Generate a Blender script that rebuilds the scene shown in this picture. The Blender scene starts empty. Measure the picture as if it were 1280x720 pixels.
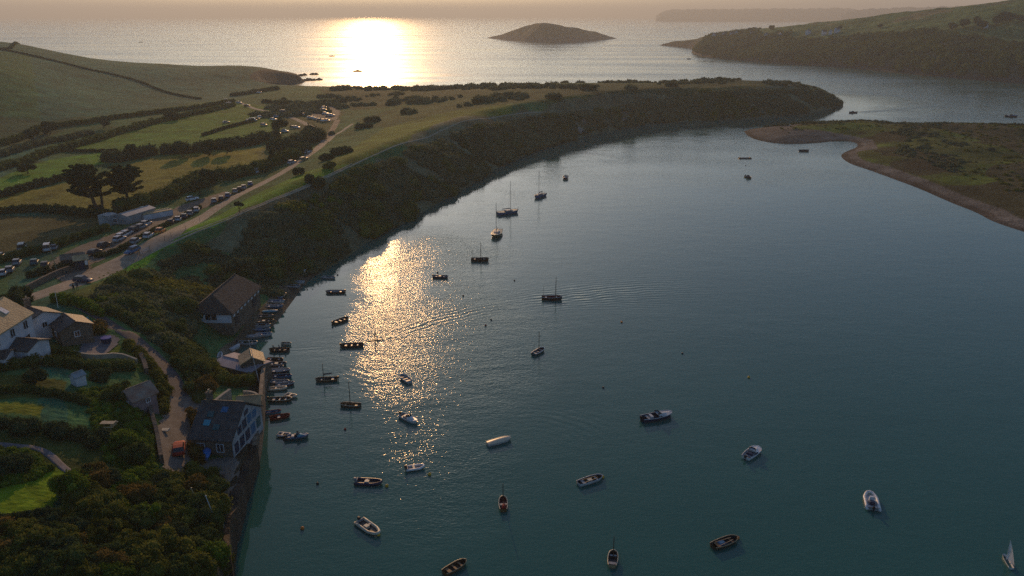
import bpy, math, random
import numpy as np
from math import radians as R
random.seed(7); rng = np.random.default_rng(7)
S = bpy.context.scene
COL = S.collection
# ---------------------------------------------------------------- camera
CAM_H, PITCH, FPX = 60.0, R(19.1), 985.0
cd = bpy.data.cameras.new('camera'); cam = bpy.data.objects.new('camera', cd); COL.objects.link(cam)
cam.location = (0, 0, CAM_H); cam.rotation_euler = (math.pi/2-PITCH, 0, 0)
cd.sensor_fit = 'HORIZONTAL'; cd.sensor_width = 36; cd.lens = 36*FPX/1280
cd.clip_start = 1; cd.clip_end = 120000
S.camera = cam
# ---------------------------------------------------------------- light
SUN_EL, SUN_AZ = R(14.0), R(-9.6)          # azimuth from +Y towards +X
w = bpy.data.worlds.new('World'); S.world = w; w.use_nodes = True
nt = w.node_tree; bg = nt.nodes['Background']
sky = nt.nodes.new('ShaderNodeTexSky'); sky.sky_type = 'NISHITA'; sky.sun_disc = False
sky.sun_elevation = SUN_EL; sky.sun_rotation = SUN_AZ; sky.altitude = 50
sky.air_density = 1.0; sky.dust_density = 1.1; sky.ozone_density = 4.0
nt.links.new(sky.outputs[0], bg.inputs[0]); bg.inputs[1].default_value = 0.088
sl = bpy.data.lights.new('sun', 'SUN'); sl.energy = 2.25; sl.angle = R(0.5); sl.color = (1.0, 0.55, 0.22)
so = bpy.data.objects.new('sun', sl); COL.objects.link(so); so.location = (0, 0, 300)
so.rotation_euler = (math.pi/2-SUN_EL, 0, math.pi-SUN_AZ)
S.view_settings.view_transform = 'Standard'; S.view_settings.look = 'None'
S.view_settings.gamma = 1; S.view_settings.use_curve_mapping = False
S.view_settings.exposure = 0.03
S.cycles.sample_clamp_direct = 14.0
S.cycles.volume_step_rate = 1; S.cycles.max_bounces = 6; S.cycles.volume_bounces = 0
S.cycles.diffuse_bounces = 2; S.cycles.glossy_bounces = 3; S.cycles.sample_clamp_indirect = 4
HAZE = 1.9e-4
S.cycles.adaptive_threshold = .004
S.cycles.use_denoising = False
# ---------------------------------------------------------------- geometry helpers
cP, sP = math.cos(PITCH), math.sin(PITCH)
def ray(px, py):
    a = (np.asarray(px, float)-640)/FPX; b = (360-np.asarray(py, float))/FPX
    return a, cP+b*sP, -sP+b*cP
def at(px, py, z=0.0):
    dx, dy, dz = ray(px, py); t = (z-CAM_H)/dz
    return np.array([dx*t, dy*t]).T
def _hash(ix, iy, seed):
    h = (ix.astype(np.int64)*374761393 + iy.astype(np.int64)*668265263 + seed*1442695041) & 0xffffffff
    h = ((h ^ (h >> 13))*1274126177) & 0xffffffff
    return ((h ^ (h >> 16)) & 0xffff)/65535.0
def vnoise(x, y, seed=0):
    x = np.asarray(x, float); y = np.asarray(y, float)
    ix = np.floor(x); iy = np.floor(y); fx = x-ix; fy = y-iy
    fx = fx*fx*(3-2*fx); fy = fy*fy*(3-2*fy)
    a = _hash(ix, iy, seed); b = _hash(ix+1, iy, seed); c = _hash(ix, iy+1, seed); d = _hash(ix+1, iy+1, seed)
    return (a*(1-fx)+b*fx)*(1-fy)+(c*(1-fx)+d*fx)*fy-0.5
def fbm(x, y, s, octv=4, seed=0):
    r = 0; a = 1.0
    for o in range(octv):
        r = r + a*vnoise(x/s+17.3*o, y/s-9.1*o, seed+o); s = s/2.03; a *= 0.5
    return r
def pip(x, y, poly):
    ins = np.zeros(x.shape, bool); n = len(poly)
    for i in range(n):
        x1, y1 = poly[i]; x2, y2 = poly[(i+1) % n]
        if y1 == y2: continue
        c = (y1 > y) != (y2 > y)
        ins ^= c & (x < (x2-x1)*(y-y1)/(y2-y1)+x1)
    return ins
def pdist(x, y, poly, closed=True):
    d = np.full(x.shape, 1e12); n = len(poly)
    for i in range(n if closed else n-1):
        x1, y1 = poly[i]; x2, y2 = poly[(i+1) % n]
        vx, vy = x2-x1, y2-y1; L = vx*vx+vy*vy+1e-9
        t = np.clip(((x-x1)*vx+(y-y1)*vy)/L, 0, 1)
        d = np.minimum(d, (x-x1-t*vx)**2+(y-y1-t*vy)**2)
    return np.sqrt(d)
def smooth_poly(pts, it=2, closed=True):
    p = np.array(pts, float)
    for _ in range(it):
        q = np.roll(p, -1, 0) if closed else p[1:]
        pp = p if closed else p[:-1]
        a = pp*.75+q*.25; b = pp*.25+q*.75
        r = np.empty((2*len(a), 2)); r[0::2] = a; r[1::2] = b
        if not closed: r = np.vstack([p[:1], r, p[-1:]])
        p = r
    return p
def warp(x, y):
    return np.stack([np.degrees(np.arctan2(x, y))/5.0, np.log(np.hypot(x, y))*5.0], -1)
class RBF:
    def __init__(s, pts, c=0.35):     # pts: (x, y, z)
        p = np.array(pts, float); s.c = c
        s.q = warp(p[:, 0], p[:, 1]); n = len(p)
        D = np.sqrt(((s.q[:, None]-s.q[None])**2).sum(-1)+c*c)
        A = np.zeros((n+3, n+3)); A[:n, :n] = D+np.eye(n)*(-0.02); A[:n, n] = 1; A[n, :n] = 1
        A[:n, n+1:] = s.q; A[n+1:, :n] = s.q.T
        s.w = np.linalg.solve(A, np.concatenate([p[:, 2], [0, 0, 0]])); s.n = n
    def __call__(s, x, y):
        q = warp(x, y); r = s.w[s.n]+q[..., 0]*s.w[s.n+1]+q[..., 1]*s.w[s.n+2]
        for i in range(s.n):
            r = r+s.w[i]*np.sqrt((q[..., 0]-s.q[i, 0])**2+(q[..., 1]-s.q[i, 1])**2+s.c*s.c)
        return r
def smin(a, b, k):
    h = np.clip(0.5+0.5*(b-a)/k, 0, 1)
    return b*(1-h)+a*h-k*h*(1-h)
def grid_mesh(name, X, Y, Z, mat, keep=None, cols=None, vecs=None):
    n, m = X.shape; me = bpy.data.meshes.new(name)
    co = np.stack([X, Y, Z], -1).reshape(-1, 3)
    idx = np.arange(n*m).reshape(n, m)
    f = np.stack([idx[:-1, :-1], idx[:-1, 1:], idx[1:, 1:], idx[1:, :-1]], -1).reshape(-1, 4)
    if keep is not None:
        k = keep.reshape(-1); f = f[k[f].any(1)]
        used = np.unique(f); rm = np.full(n*m, -1); rm[used] = np.arange(len(used)); f = rm[f]; co = co[used]
    else: used = np.arange(n*m)
    np_mesh(me, co, f, True)
    if cols is not None:
        a = me.color_attributes.new('Col', 'FLOAT_COLOR', 'POINT')
        c = np.ones((len(used), 4), np.float32); c[:, :3] = cols.reshape(-1, 3)[used]; a.data.foreach_set('color', c.ravel())
    if vecs is not None:
        for nm, v in vecs.items():
            a = me.attributes.new(nm, 'FLOAT', 'POINT'); a.data.foreach_set('value', v.reshape(-1)[used].astype(np.float32))
    me.materials.append(mat)
    o = bpy.data.objects.new(name, me); COL.objects.link(o); return o
def np_mesh(me, co, f, smooth=False):
    co = np.asarray(co, np.float32); f = np.asarray(f, np.int32); k = f.shape[1]
    me.vertices.add(len(co)); me.vertices.foreach_set('co', co.ravel())
    me.loops.add(f.size); me.loops.foreach_set('vertex_index', f.ravel())
    me.polygons.add(len(f)); me.polygons.foreach_set('loop_start', np.arange(0, f.size, k, dtype=np.int32))
    me.polygons.foreach_set('use_smooth', np.full(len(f), smooth))
    me.update(calc_edges=True); me.validate()
# ---------------------------------------------------------------- material helpers
def mat(name, base=(.5, .5, .5), rough=.8, noise=None, scale=1.0, amt=.25, bump=0, bscale=None, metal=0, spec=.3, alpha=None):
    m = bpy.data.materials.new(name); m.use_nodes = True; t = m.node_tree; b = t.nodes['Principled BSDF']
    b.inputs['Roughness'].default_value = rough; b.inputs['Metallic'].default_value = metal
    b.inputs['Specular IOR Level'].default_value = spec
    g = t.nodes.new('ShaderNodeNewGeometry')
    n = t.nodes.new('ShaderNodeTexNoise'); n.inputs['Scale'].default_value = scale; n.inputs['Detail'].default_value = 5
    t.links.new(g.outputs['Position'], n.inputs['Vector'])
    mx = t.nodes.new('ShaderNodeMix'); mx.data_type = 'RGBA'
    mr = t.nodes.new('ShaderNodeMapRange'); mr.inputs[1].default_value = .35; mr.inputs[2].default_value = .65
    t.links.new(n.outputs['Fac'], mr.inputs[0]); t.links.new(mr.outputs[0], mx.inputs['Factor'])
    c2 = noise if noise else tuple(min(1, c*(1+amt)) for c in base)
    c1 = base if noise else tuple(c*(1-amt) for c in base)
    mx.inputs['A'].default_value = (*c1, 1); mx.inputs['B'].default_value = (*c2, 1)
    t.links.new(mx.outputs['Result'], b.inputs['Base Color'])
    if bump:
        bp = t.nodes.new('ShaderNodeBump'); bp.inputs['Strength'].default_value = 1; bp.inputs['Distance'].default_value = bump
        n2 = t.nodes.new('ShaderNodeTexNoise'); n2.inputs['Scale'].default_value = bscale or scale*3; n2.inputs['Detail'].default_value = 4
        t.links.new(g.outputs['Position'], n2.inputs['Vector'])
        t.links.new(n2.outputs['Fac'], bp.inputs['Height']); t.links.new(bp.outputs[0], b.inputs['Normal'])
    return m
def ground_mat(name, bumpd=.25):
    m = bpy.data.materials.new(name); m.use_nodes = True; t = m.node_tree; b = t.nodes['Principled BSDF']
    b.inputs['Roughness'].default_value = .95; b.inputs['Specular IOR Level'].default_value = .05
    at_ = t.nodes.new('ShaderNodeVertexColor'); at_.layer_name = 'Col'
    g = t.nodes.new('ShaderNodeNewGeometry')
    def noise(sc, det=4):
        n = t.nodes.new('ShaderNodeTexNoise'); n.inputs['Scale'].default_value = sc; n.inputs['Detail'].default_value = det
        t.links.new(g.outputs['Position'], n.inputs['Vector']); return n
    cur = at_.outputs['Color']
    for sc, lo, hi in ((.02, .95, 1.5), (.13, .65, 1.45), (.9, .7, 1.3)):
        n = noise(sc); mr = t.nodes.new('ShaderNodeMapRange')
        mr.inputs[1].default_value = .3; mr.inputs[2].default_value = .7; mr.inputs[3].default_value = lo; mr.inputs[4].default_value = hi
        t.links.new(n.outputs['Fac'], mr.inputs[0])
        v = t.nodes.new('ShaderNodeVectorMath'); v.operation = 'SCALE'; t.links.new(cur, v.inputs[0]); t.links.new(mr.outputs[0], v.inputs['Scale'])
        cur = v.outputs[0]
    t.links.new(cur, b.inputs['Base Color'])
    bp = t.nodes.new('ShaderNodeBump'); bp.inputs['Distance'].default_value = bumpd
    n = noise(1.3, 6); t.links.new(n.outputs['Fac'], bp.inputs['Height']); t.links.new(bp.outputs[0], b.inputs['Normal'])
    return m
def structure(o): o['kind'] = 'structure'; return o
# ================================================================ THE SETTING
# ---- main land: shoreline traced on the water plane
shore_px = [(293,760),(293,720),(296,685),(300,655),(312,620),(322,590),(328,560),(327,520),(330,490),(333,470),(322,456),(306,446),(316,436),(334,416),(350,398),(366,376),
            (384,352),(405,338),(430,325),(462,300),(500,282),(540,258),(580,237),(620,210),(660,192),(700,179),(740,168),
            (790,158),(830,153),(870,151),(910,150),(950,147),(1000,142),(1040,136),(1054,130),(1052,126)]
sh = [tuple(at(*p)) for p in shore_px]
far = [(225,640),(150,660),(60,670),(0,655),(-60,640),(-100,635),(-150,640),(-185,650),(-200,668)]
hl = [tuple(at(*p)) for p in [(345,111),(360,106),(372,104.5),(382,103),(378,100)]]
farw = [(-230,830),(-330,860),(-480,900),(-700,960),(-1000,1000),(-1300,900),(-1300,-200),(-60,-200),(-30,20)]
main_poly = smooth_poly(sh+far+hl, 1, False)
main_poly = np.vstack([main_poly, np.array(farw)])
ctl = [(0,720,12),(150,720,10),(270,700,5.5),(0,600,12),(120,600,9.5),(200,570,6.5),(215,520,6),(270,580,4.5),(290,540,4.2),(240,490,5.5),(262,500,5),
 (280,475,3.6),(0,500,13),(100,500,11),(170,510,9),(0,430,12.5),(60,410,12),(130,425,10.5),(195,450,8),(222,480,6.3),(150,375,13),(60,362,11),(110,348,11),
 (200,300,12),(240,350,12),(180,400,10),(240,415,6),(252,400,3.5),(290,380,5),(318,372,5),(285,425,1.6),(262,445,3.0),(340,330,10),(300,310,15),(350,290,16),
 (210,306,12.3),(300,271,15),(360,244,16.5),(420,217,17.5),(500,181,18.5),(560,160,19),(600,150,19),(650,138,18),(700,133,18),(760,124,17),(830,116,16.5),(900,110,16),(960,106,15),(1010,109,13),(1040,117,9),
 (160,322,10.5),(240,276,9.5),(330,222,9.5),(400,180,9),(415,150,8.5),(470,170,12),(540,150,14),
 (0,345,9.5),(100,305,9),(0,280,8),(0,240,8),(120,240,8),(250,230,8.5),(100,200,7.5),(300,190,8.5),(200,180,7.5),(0,200,7.5),(0,165,9),(250,150,7.5),(120,155,8),(300,130,7.5),(350,125,8),(450,130,9),
 (700,106,16),(780,106,16),(860,103,16.5),(920,102,17),(980,104,15),(620,109,14.5),(570,111,12.5),(530,114.5,10.5),(450,114.5,9.5),(400,113,9),(350,116,8.5),
 (0,120,19),(0,90,28),(0,52,38),(60,62,32),(120,75,24.5),(120,110,14),(200,80,20.5),(200,105,12),(300,82,17.5),(290,105,9.5),(340,87,13.5),(362,94,8.5)]
cw = [(*at(x, y, z), z) for x, y, z in ctl]
cw += [(-900,1100,5),(-620,860,20),(-420,850,10),(-300,840,6),(-900,500,30),(-900,200,15),(-300,60,14),(-100,20,10),(-60,-40,10),(0,700,4),(150,700,4),(-120,700,4),(-500,250,10),(-700,700,42)]
Hmain = RBF(cw)
NEARW = lambda r: np.clip((150-r)/25, 0, 1)
class Land:
    """polar height grid seen from the tower of the camera; also answers height queries"""
    def __init__(s, t0, t1, dt, r0, r1, dr, fn):
        s.t0, s.dt, s.r0, s.dr = R(t0), R(dt), math.log(r0), dr
        s.nt = int((t1-t0)/dt)+1; s.nr = int(math.log(r1/r0)/dr)+1
        T, L = np.meshgrid(s.t0+np.arange(s.nt)*s.dt, s.r0+np.arange(s.nr)*dr, indexing='ij')
        rr = np.exp(L); s.X = rr*np.sin(T); s.Y = rr*np.cos(T); s.Z, s.D = fn(s.X, s.Y)
    def q(s, x, y):
        x = np.asarray(x, float); y = np.asarray(y, float)
        u = np.clip((np.arctan2(x, y)-s.t0)/s.dt, 0, s.nt-1.001); v = np.clip((np.log(np.hypot(x, y)+1e-9)-s.r0)/s.dr, 0, s.nr-1.001)
        i = u.astype(int); j = v.astype(int); fu = u-i; fv = v-j; Z = s.Z
        return (Z[i, j]*(1-fu)+Z[i+1, j]*fu)*(1-fv)+(Z[i, j+1]*(1-fu)+Z[i+1, j+1]*fu)*fv
def f_main(X, Y):
    ins = pip(X, Y, main_poly); d = pdist(X, Y, main_poly); d = np.where(ins, d, -d)
    r = np.hypot(X, Y)
    H = Hmain(X, Y)
    sl_ = 0.62+0.25*vnoise(X/35, Y/35, 5)
    nw = np.clip((138-r)/12, 0, 1)                       # quay: land comes out square behind the sea wall
    bh = np.exp(-((r-176)/26)**2)                         # shelving beach by the boathouse
    sl_ = sl_*(1-nw)+4.0*nw; sl_ = sl_*(1-bh)+0.30*bh
    left = (X < -150) & (Y > 640); sl_ = np.where(left, 1.3, sl_)
    prof = np.where(d > 0, d*sl_, d*0.35)
    k = np.where(nw > .5, .4, 2.5)
    Z = smin(H, prof, k)
    rough = np.clip(d/12, 0, 1)
    Z = Z+rough*(0.5*fbm(X, Y, 22, 4, 3))*np.clip((r-150)/60, 0, 1)
    return np.where(d < -3, -2.0, Z), d
print('main land...')
LAND = Land(-52, 32, .1, 45, 1250, .004, f_main)
def G(x, y): return LAND.q(x, y)
def gp(px, py, lift=0.0):
    """point of the ground seen at a pixel of the survey picture"""
    px = np.atleast_1d(np.asarray(px, float)); py = np.atleast_1d(np.asarray(py, float))
    dx, dy, dz = ray(px, py); t = np.full(px.shape, 50.0); done = np.zeros(px.shape, bool); out = t.copy()
    for s_ in range(3000):
        x = dx*t; y = dy*t; z = CAM_H+dz*t
        hit = (z <= np.maximum(G(x, y), 0)+lift) & ~done
        out = np.where(hit, t, out); done |= hit
        if done.all() or t.max() > 2500: break
        t = np.where(done, t, t*1.002)
    return np.stack([dx*out, dy*out], -1)
def gpp(pts): a = np.array(pts, float); return gp(a[:, 0], a[:, 1])
# ---- colours of the fields, painted as real ground cover
C_rough = (.046,.112,.040); C_scrub = (.030,.034,.018); C_field = (.070,.155,.020); C_gold = (.18,.165,.030); C_hill = (.034,.112,.062)
C_mow = (.09,.20,.018); C_track = (.30,.25,.185); C_sand = (.135,.120,.098); C_mud = (.10,.085,.06)
cols = np.empty(LAND.X.shape+(3,)); cols[:] = C_rough
wx = LAND.X+2.0*fbm(LAND.X, LAND.Y, 9, 3, 21); wy = LAND.Y+2.0*fbm(LAND.X, LAND.Y, 9, 3, 31)
def paint(px, c, soft=0):
    poly = gpp(px); lo = poly.min(0)-5; hi = poly.max(0)+5
    sel = (wx > lo[0]) & (wx < hi[0]) & (wy > lo[1]) & (wy < hi[1])
    i = np.where(sel); k = pip(wx[i], wy[i], poly)
    cols[i[0][k], i[1][k]] = c
fields = [
 ([(398,112),(460,113),(600,109),(700,105),(860,102),(1010,104),(1052,122),(960,114),(760,123),(650,130),(560,124),(440,138),(420,128)], (.034,.062,.026)),
 ([(-40,40),(-40,150),(60,152),(150,142),(240,128),(290,122),(330,108),(375,108),(380,90),(345,80),(300,76),(200,72),(110,66),(40,48)], C_hill),
 ([(-30,63),(40,68),(110,85),(180,108),(250,127),(300,124),(330,108),(375,108),(380,90),(345,80),(300,76),(200,72),(110,66),(40,48),(-30,44)], (.042,.115,.064)),
 ([(-40,140),(60,152),(160,143),(120,150),(60,170),(-40,195)], (.045,.08,.035)),
 ([(80,190),(150,165),(220,145),(300,128),(345,135),(350,160),(330,172),(250,178),(160,187)], C_field),
 ([(-40,250),(-40,235),(60,200),(140,189),(160,190),(110,212),(60,232),(0,245)], (.085,.19,.02)),
 ([(-40,262),(-40,248),(60,234),(100,225),(180,200),(250,190),(330,184),(330,205),(270,215),(200,240),(170,262),(80,262)], C_gold),
 ([(-40,312),(-40,268),(90,268),(150,268),(120,285),(60,305),(0,318)], (.075,.075,.030)),
 ([(345,185),(350,205),(330,208),(320,190)], (.12,.12,.035)),
 ([(395,215),(440,185),(480,160),(540,138),(600,135),(640,130),(640,143),(600,148),(560,158),(500,180),(440,207),(400,225)], (.09,.13,.022)),
 ([(205,308),(260,275),(330,238),(380,215),(425,208),(440,207),(400,225),(340,250),(290,272),(240,292),(210,305)], C_mow),
 ([(640,130),(700,120),(760,118),(760,125),(700,133)], (.065,.10,.03)),
 ([(440,150),(480,140),(520,128),(620,120),(640,130),(560,140),(480,160)], (.055,.090,.032)),
 ([(350,130),(430,140),(420,155),(400,175),(380,165),(340,150)], (.080,.095,.035)),
 ([(880,108),(940,105),(960,110),(930,114),(870,114)], (.10,.10,.035)),
 ([(150,335),(175,320),(200,308),(225,300),(190,325),(150,345)], C_mow),
 ([(70,372),(100,362),(150,338),(180,345),(140,375),(120,395),(95,385)], (.06,.085,.02)),
 ([(125,430),(150,425),(180,445),(185,470),(150,460),(120,450)], (.09,.13,.02)),
 ([(90,378),(120,385),(133,400),(120,402),(100,392)], C_mow),
 ([(50,430),(100,425),(115,440),(90,450),(40,450)], (.055,.08,.018)),
 ([(-30,470),(80,478),(80,500),(-30,508)], (.065,.08,.02)),
 ([(-30,508),(60,510),(55,525),(-30,522)], (.13,.15,.02)),
 ([(-30,548),(150,552),(130,580),(100,600),(-30,640)], (.055,.075,.02)),
 ([(-30,655),(-30,622),(30,605),(70,590),(100,598),(78,625),(70,648)], (.15,.24,.015)),
 ([(130,515),(180,520),(190,545),(150,560),(120,540)], (.07,.10,.02)),
]
for p, c in fields: paint(p, c)
r_ = np.hypot(LAND.X, LAND.Y)
beach = (LAND.D < 4.5) & (LAND.Z < 2.2) & (r_ < 188) & (r_ > 135)
cols[beach] = C_mud
cols[(LAND.D < 2.0+1.5*vnoise(LAND.X/6, LAND.Y/6, 9)) & ~beach & (LAND.X > -60)] = (.045,.042,.03)
fl = (LAND.X < -150) & (LAND.Y > 600) & (LAND.D < 16); cols[fl] = (.05,.048,.04)
# slope of the river bank: gorse and bracken
steep = (LAND.D < 34) & (r_ > 190) & (LAND.X > -130) & (LAND.Y < 560) & (LAND.Y > 0)
bankn = fbm(LAND.X, LAND.Y, 30, 4, 77)
cols[steep & (LAND.D < 24+12*bankn)] = (.105,.115,.065)
rockp = pip(LAND.X, LAND.Y, gpp([(716,152),(732,148),(738,160),(724,168)])) | pip(LAND.X, LAND.Y, gpp([(772,140),(786,136),(790,152),(778,156)]))
cols[rockp & (fbm(LAND.X, LAND.Y, 7, 3, 44) > -.1)] = (.22,.18,.15)
M_ground = ground_mat('ground')
ground = structure(grid_mesh('ground', LAND.X, LAND.Y, LAND.Z, M_ground, keep=LAND.D > -6, cols=cols))
# ---- draped strips: roads, tracks
def resample(p, step):
    p = np.array(p, float); seg = np.hypot(*np.diff(p, axis=0).T); s = np.concatenate([[0], np.cumsum(seg)])
    n = max(2, int(s[-1]/step)+1); t = np.linspace(0, s[-1], n)
    return np.stack([np.interp(t, s, p[:, 0]), np.interp(t, s, p[:, 1])], -1), t
def drape(name, px, width, m, lift=.07, nx=7, step=.8, ragged=.25):
    w0 = width if hasattr(width, '__len__') else [width]*len(px)
    p = smooth_poly(gpp(px), 2, False); c, t = resample(p, step)
    wv = np.interp(np.linspace(0, 1, len(c)), np.linspace(0, 1, len(w0)), w0)
    d = np.gradient(c, axis=0); d /= np.hypot(*d.T)[:, None]+1e-9; nrm = np.stack([d[:, 1], -d[:, 0]], -1)
    k = np.linspace(-.5, .5, nx)
    ed = wv+ragged*2*vnoise(t/3, t*0+3, 4)
    P = c[:, None]+nrm[:, None]*k[None, :, None]*ed[:, None, None]
    Z = G(P[..., 0], P[..., 1])+lift
    Z[:, 0] -= .15; Z[:, -1] -= .15
    o = grid_mesh(name, P[..., 0], P[..., 1], Z, m); return structure(o)
def drape_area(name, px, m, lift=.06, step=1.0):
    poly = gpp(px); lo = poly.min(0)-1; hi = poly.max(0)+1
    X, Y = np.meshgrid(np.arange(lo[0], hi[0], step), np.arange(lo[1], hi[1], step), indexing='ij')
    ins = pip(X+.8*fbm(X, Y, 5, 2, 3), Y+.8*fbm(X, Y, 5, 2, 8), poly)
    return structure(grid_mesh(name, X, Y, G(X, Y)+lift, m, keep=ins))
M_road = mat('pale_track', C_track, .9, scale=.6, amt=.22, bump=.03)
M_tar = mat('asphalt', (.075,.075,.08), .85, scale=.8, amt=.2, bump=.02)
M_conc = mat('yard_concrete', (.16,.145,.125), .85, scale=.7, amt=.2, bump=.02)
M_grav = mat('gravel', (.14,.12,.095), .9, scale=.4, amt=.25, bump=.05)
M_path = mat('foot_path', (.34,.31,.22), .9, scale=.8, amt=.25)
drape('road', [(-10,385),(40,372),(70,362),(100,352),(140,332),(175,314),(215,292),(260,266),(310,238),(360,212),(392,190),(407,176)], [7,7,7,7,5.2,4.8,4.4,4.2,4.2,4.2,4.2,4.2], M_road)
drape('track', [(407,177),(405,172),(398,164),(383,155),(365,147),(345,141),(320,137),(300,128)], [4.5,4,4,3.5,3.5,3.2,3,3], M_road, lift=.1)
drape('track', [(405,176),(412,168),(418,158),(422,150)], [4,3.5,3.5,3.5], mat('grit_track', (.15,.12,.09), .9, scale=.6), lift=.09)
drape('track', [(408,178),(416,170),(428,164),(441,155)], [3,2.2,2.0,1.8], M_path, lift=.08)
drape('footpath', [(186,318),(205,309),(240,293),(290,273),(340,252),(400,226),(440,207),(500,180),(560,159),(600,148),(630,143),(680,141)], [1.2]*12, M_path, nx=3, ragged=.1)
drape('footpath', [(184,314),(205,305),(240,289.5),(290,270),(340,249.5),(400,224),(440,205)], [.9]*7, M_path, nx=3, ragged=.1)
drape('lane', [(92,378),(118,393),(140,407),(170,425),(190,441),(203,456),(215,472),(222,488),(225,510)], [2.8,2.8,2.8,2.9,3.1,3.2,3.3,3.6,4.4], M_tar)
drape_area('yard', [(212,500),(240,498),(250,508),(247,530),(240,550),(238,575),(230,604),(212,604),(204,575),(200,545),(206,520)], M_conc, lift=.1, step=.4)
drape_area('quay_apron', [(250,575),(290,572),(300,590),(294,640),(288,665),(280,665),(276,630),(262,600)], M_conc, lift=.1, step=.4)
drape_area('car_park', [(50,335),(100,308),(150,290),(215,262),(280,240),(290,243),(240,268),(180,294),(130,322),(110,333),(118,345),(80,352)], M_grav, lift=.06, step=.7)
drape_area('car_park', [(378,134),(400,130),(415,131),(424,140),(420,150),(405,152),(385,146)], M_grav, lift=.06, step=1.2)
drape('garden_path', [(-5,556),(20,558),(45,560),(62,568),(78,584),(98,598)], [1.2,1.2,1.2,1.3,1.4,1.4], mat('slate_path', (.13,.13,.15), .8, scale=2), lift=.08)
drape('footpath', [(258,452),(262,470),(258,490)], [2,1.6,1.2], M_conc, nx=4)
# ---- right headland
rh = smooth_poly([tuple(at(*p)) for p in [(822,56.5),(840,58),(870,61),(862,66),(880,71),(905,74),(980,80),(1060,84.5),(1150,94),(1220,100),(1280,104.5),(1380,112)]], 2, False)
rh = np.vstack([rh, [(1100,600),(1600,700),(2000,1600),(1200,2100),(520,2000),(330,1720)]])
def sil(px, py, dist):
    dx, dy, dz = ray(px, py); return (dx*dist, dy*dist, CAM_H+dz*dist)
rc = [sil(1280,5,980),sil(1340,0,950),sil(1220,11,1020),sil(1160,17,1080),sil(1110,23,1130),sil(1060,28,1180),sil(1010,32,1240),sil(960,37,1300),sil(900,42.5,1350),sil(860,50,1400),sil(838,54,1450),(1000,1500,60),(1500,1300,70),(700,1800,30),(450,1800,8),(1400,800,60),
      sil(1280,50,850),sil(1160,55,900),sil(1060,50,1050),sil(960,56,1150),sil(900,60,1240)]
Hr = RBF(rc)
def f_r(X, Y):
    ins = pip(X, Y, rh); d = pdist(X, Y, rh); d = np.where(ins, d, -d)
    Z = smin(Hr(X, Y)+4*fbm(X, Y, 90, 4, 12), np.where(d > 0, d*.95, d*.4), 6)+np.clip(d/20, 0, 1)*3*fbm(X, Y, 28, 3, 8)
    return np.where(d < -8, -3, Z), d
LR = Land(8, 50, .08, 640, 2400, .004, f_r)
cr = np.empty(LR.X.shape+(3,)); cr[:] = (.055,.065,.032)
n1 = fbm(LR.X, LR.Y, 60, 4, 41)
flat = LR.D-100-60*n1
cr[flat < 0] = (.045,.055,.032); cr[(flat > 10) & (LR.Y > 700)] = (.075,.125,.04)
cr[(n1 > .32) & (flat > 60)] = (.14,.13,.06)
cr[(LR.D < 7+6*n1)] = (.05,.045,.04)
structure(grid_mesh('headland', LR.X, LR.Y, LR.Z, M_ground, keep=LR.D > -12, cols=cr))
# ---- sandspit on the right
sp = smooth_poly([tuple(at(*p)) for p in [(930,164),(934,170),(948,176),(975,180),(1010,180),(1038,177),(1058,176),(1072,179),(1072,184),(1058,189),(1049,195),(1062,205),(1085,212),(1112,222),(1150,236),(1190,254),(1222,266),(1240,277),(1280,290),(1330,305),(1400,340)]], 2, False)
sp = np.vstack([sp, [(420,230),(460,400),(380,478)], smooth_poly([tuple(at(*p)) for p in [(1310,158),(1280,158.5),(1200,157.5),(1120,156.5),(1060,153),(1000,155),(965,158),(940,161)]], 1, False)])
def f_s(X, Y):
    ins = pip(X, Y, sp); d = pdist(X, Y, sp); d = np.where(ins, d, -d)
    top = 2.3+2.2*np.clip((d-10)/25, 0, 1)+np.clip((d-8)/10, 0, 1)*1.8*fbm(X, Y, 25, 4, 15)
    Z = smin(np.where(d > 0, d*.20, d*.25), top, .8)
    return np.where(d < -4, -2, Z), d
LS = Land(14, 50, .07, 190, 560, .004, f_s)
cs = np.empty(LS.X.shape+(3,)); n1 = fbm(LS.X, LS.Y, 28, 4, 51); n2 = fbm(LS.X, LS.Y, 9, 3, 61)
cs[:] = (.07,.085,.022); cs[n1 > .12] = (.048,.045,.022); cs[n1 < -.22] = (.09,.125,.022); cs[n1 > .36] = (.035,.030,.017)
mid = fbm(LS.X, LS.Y, 60, 3, 71); cs[(mid > .2)] = (.058,.055,.026)
bw = 6+4*fbm(LS.X, LS.Y, 40, 3, 81)
tipx = at(1045, 165)[0]
bw = bw+22*np.clip((tipx-LS.X)/30, 0, 1)*(LS.Y > 360)
cs[LS.D < bw] = C_sand; cs[LS.D < 2.5+1.5*n2] = (.075,.062,.048); cs[(LS.Y > 445) & (LS.D < 12)] = (.04,.042,.02)
structure(grid_mesh('sandspit', LS.X, LS.Y, LS.Z, M_ground, keep=LS.D > -6, cols=cs))
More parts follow.
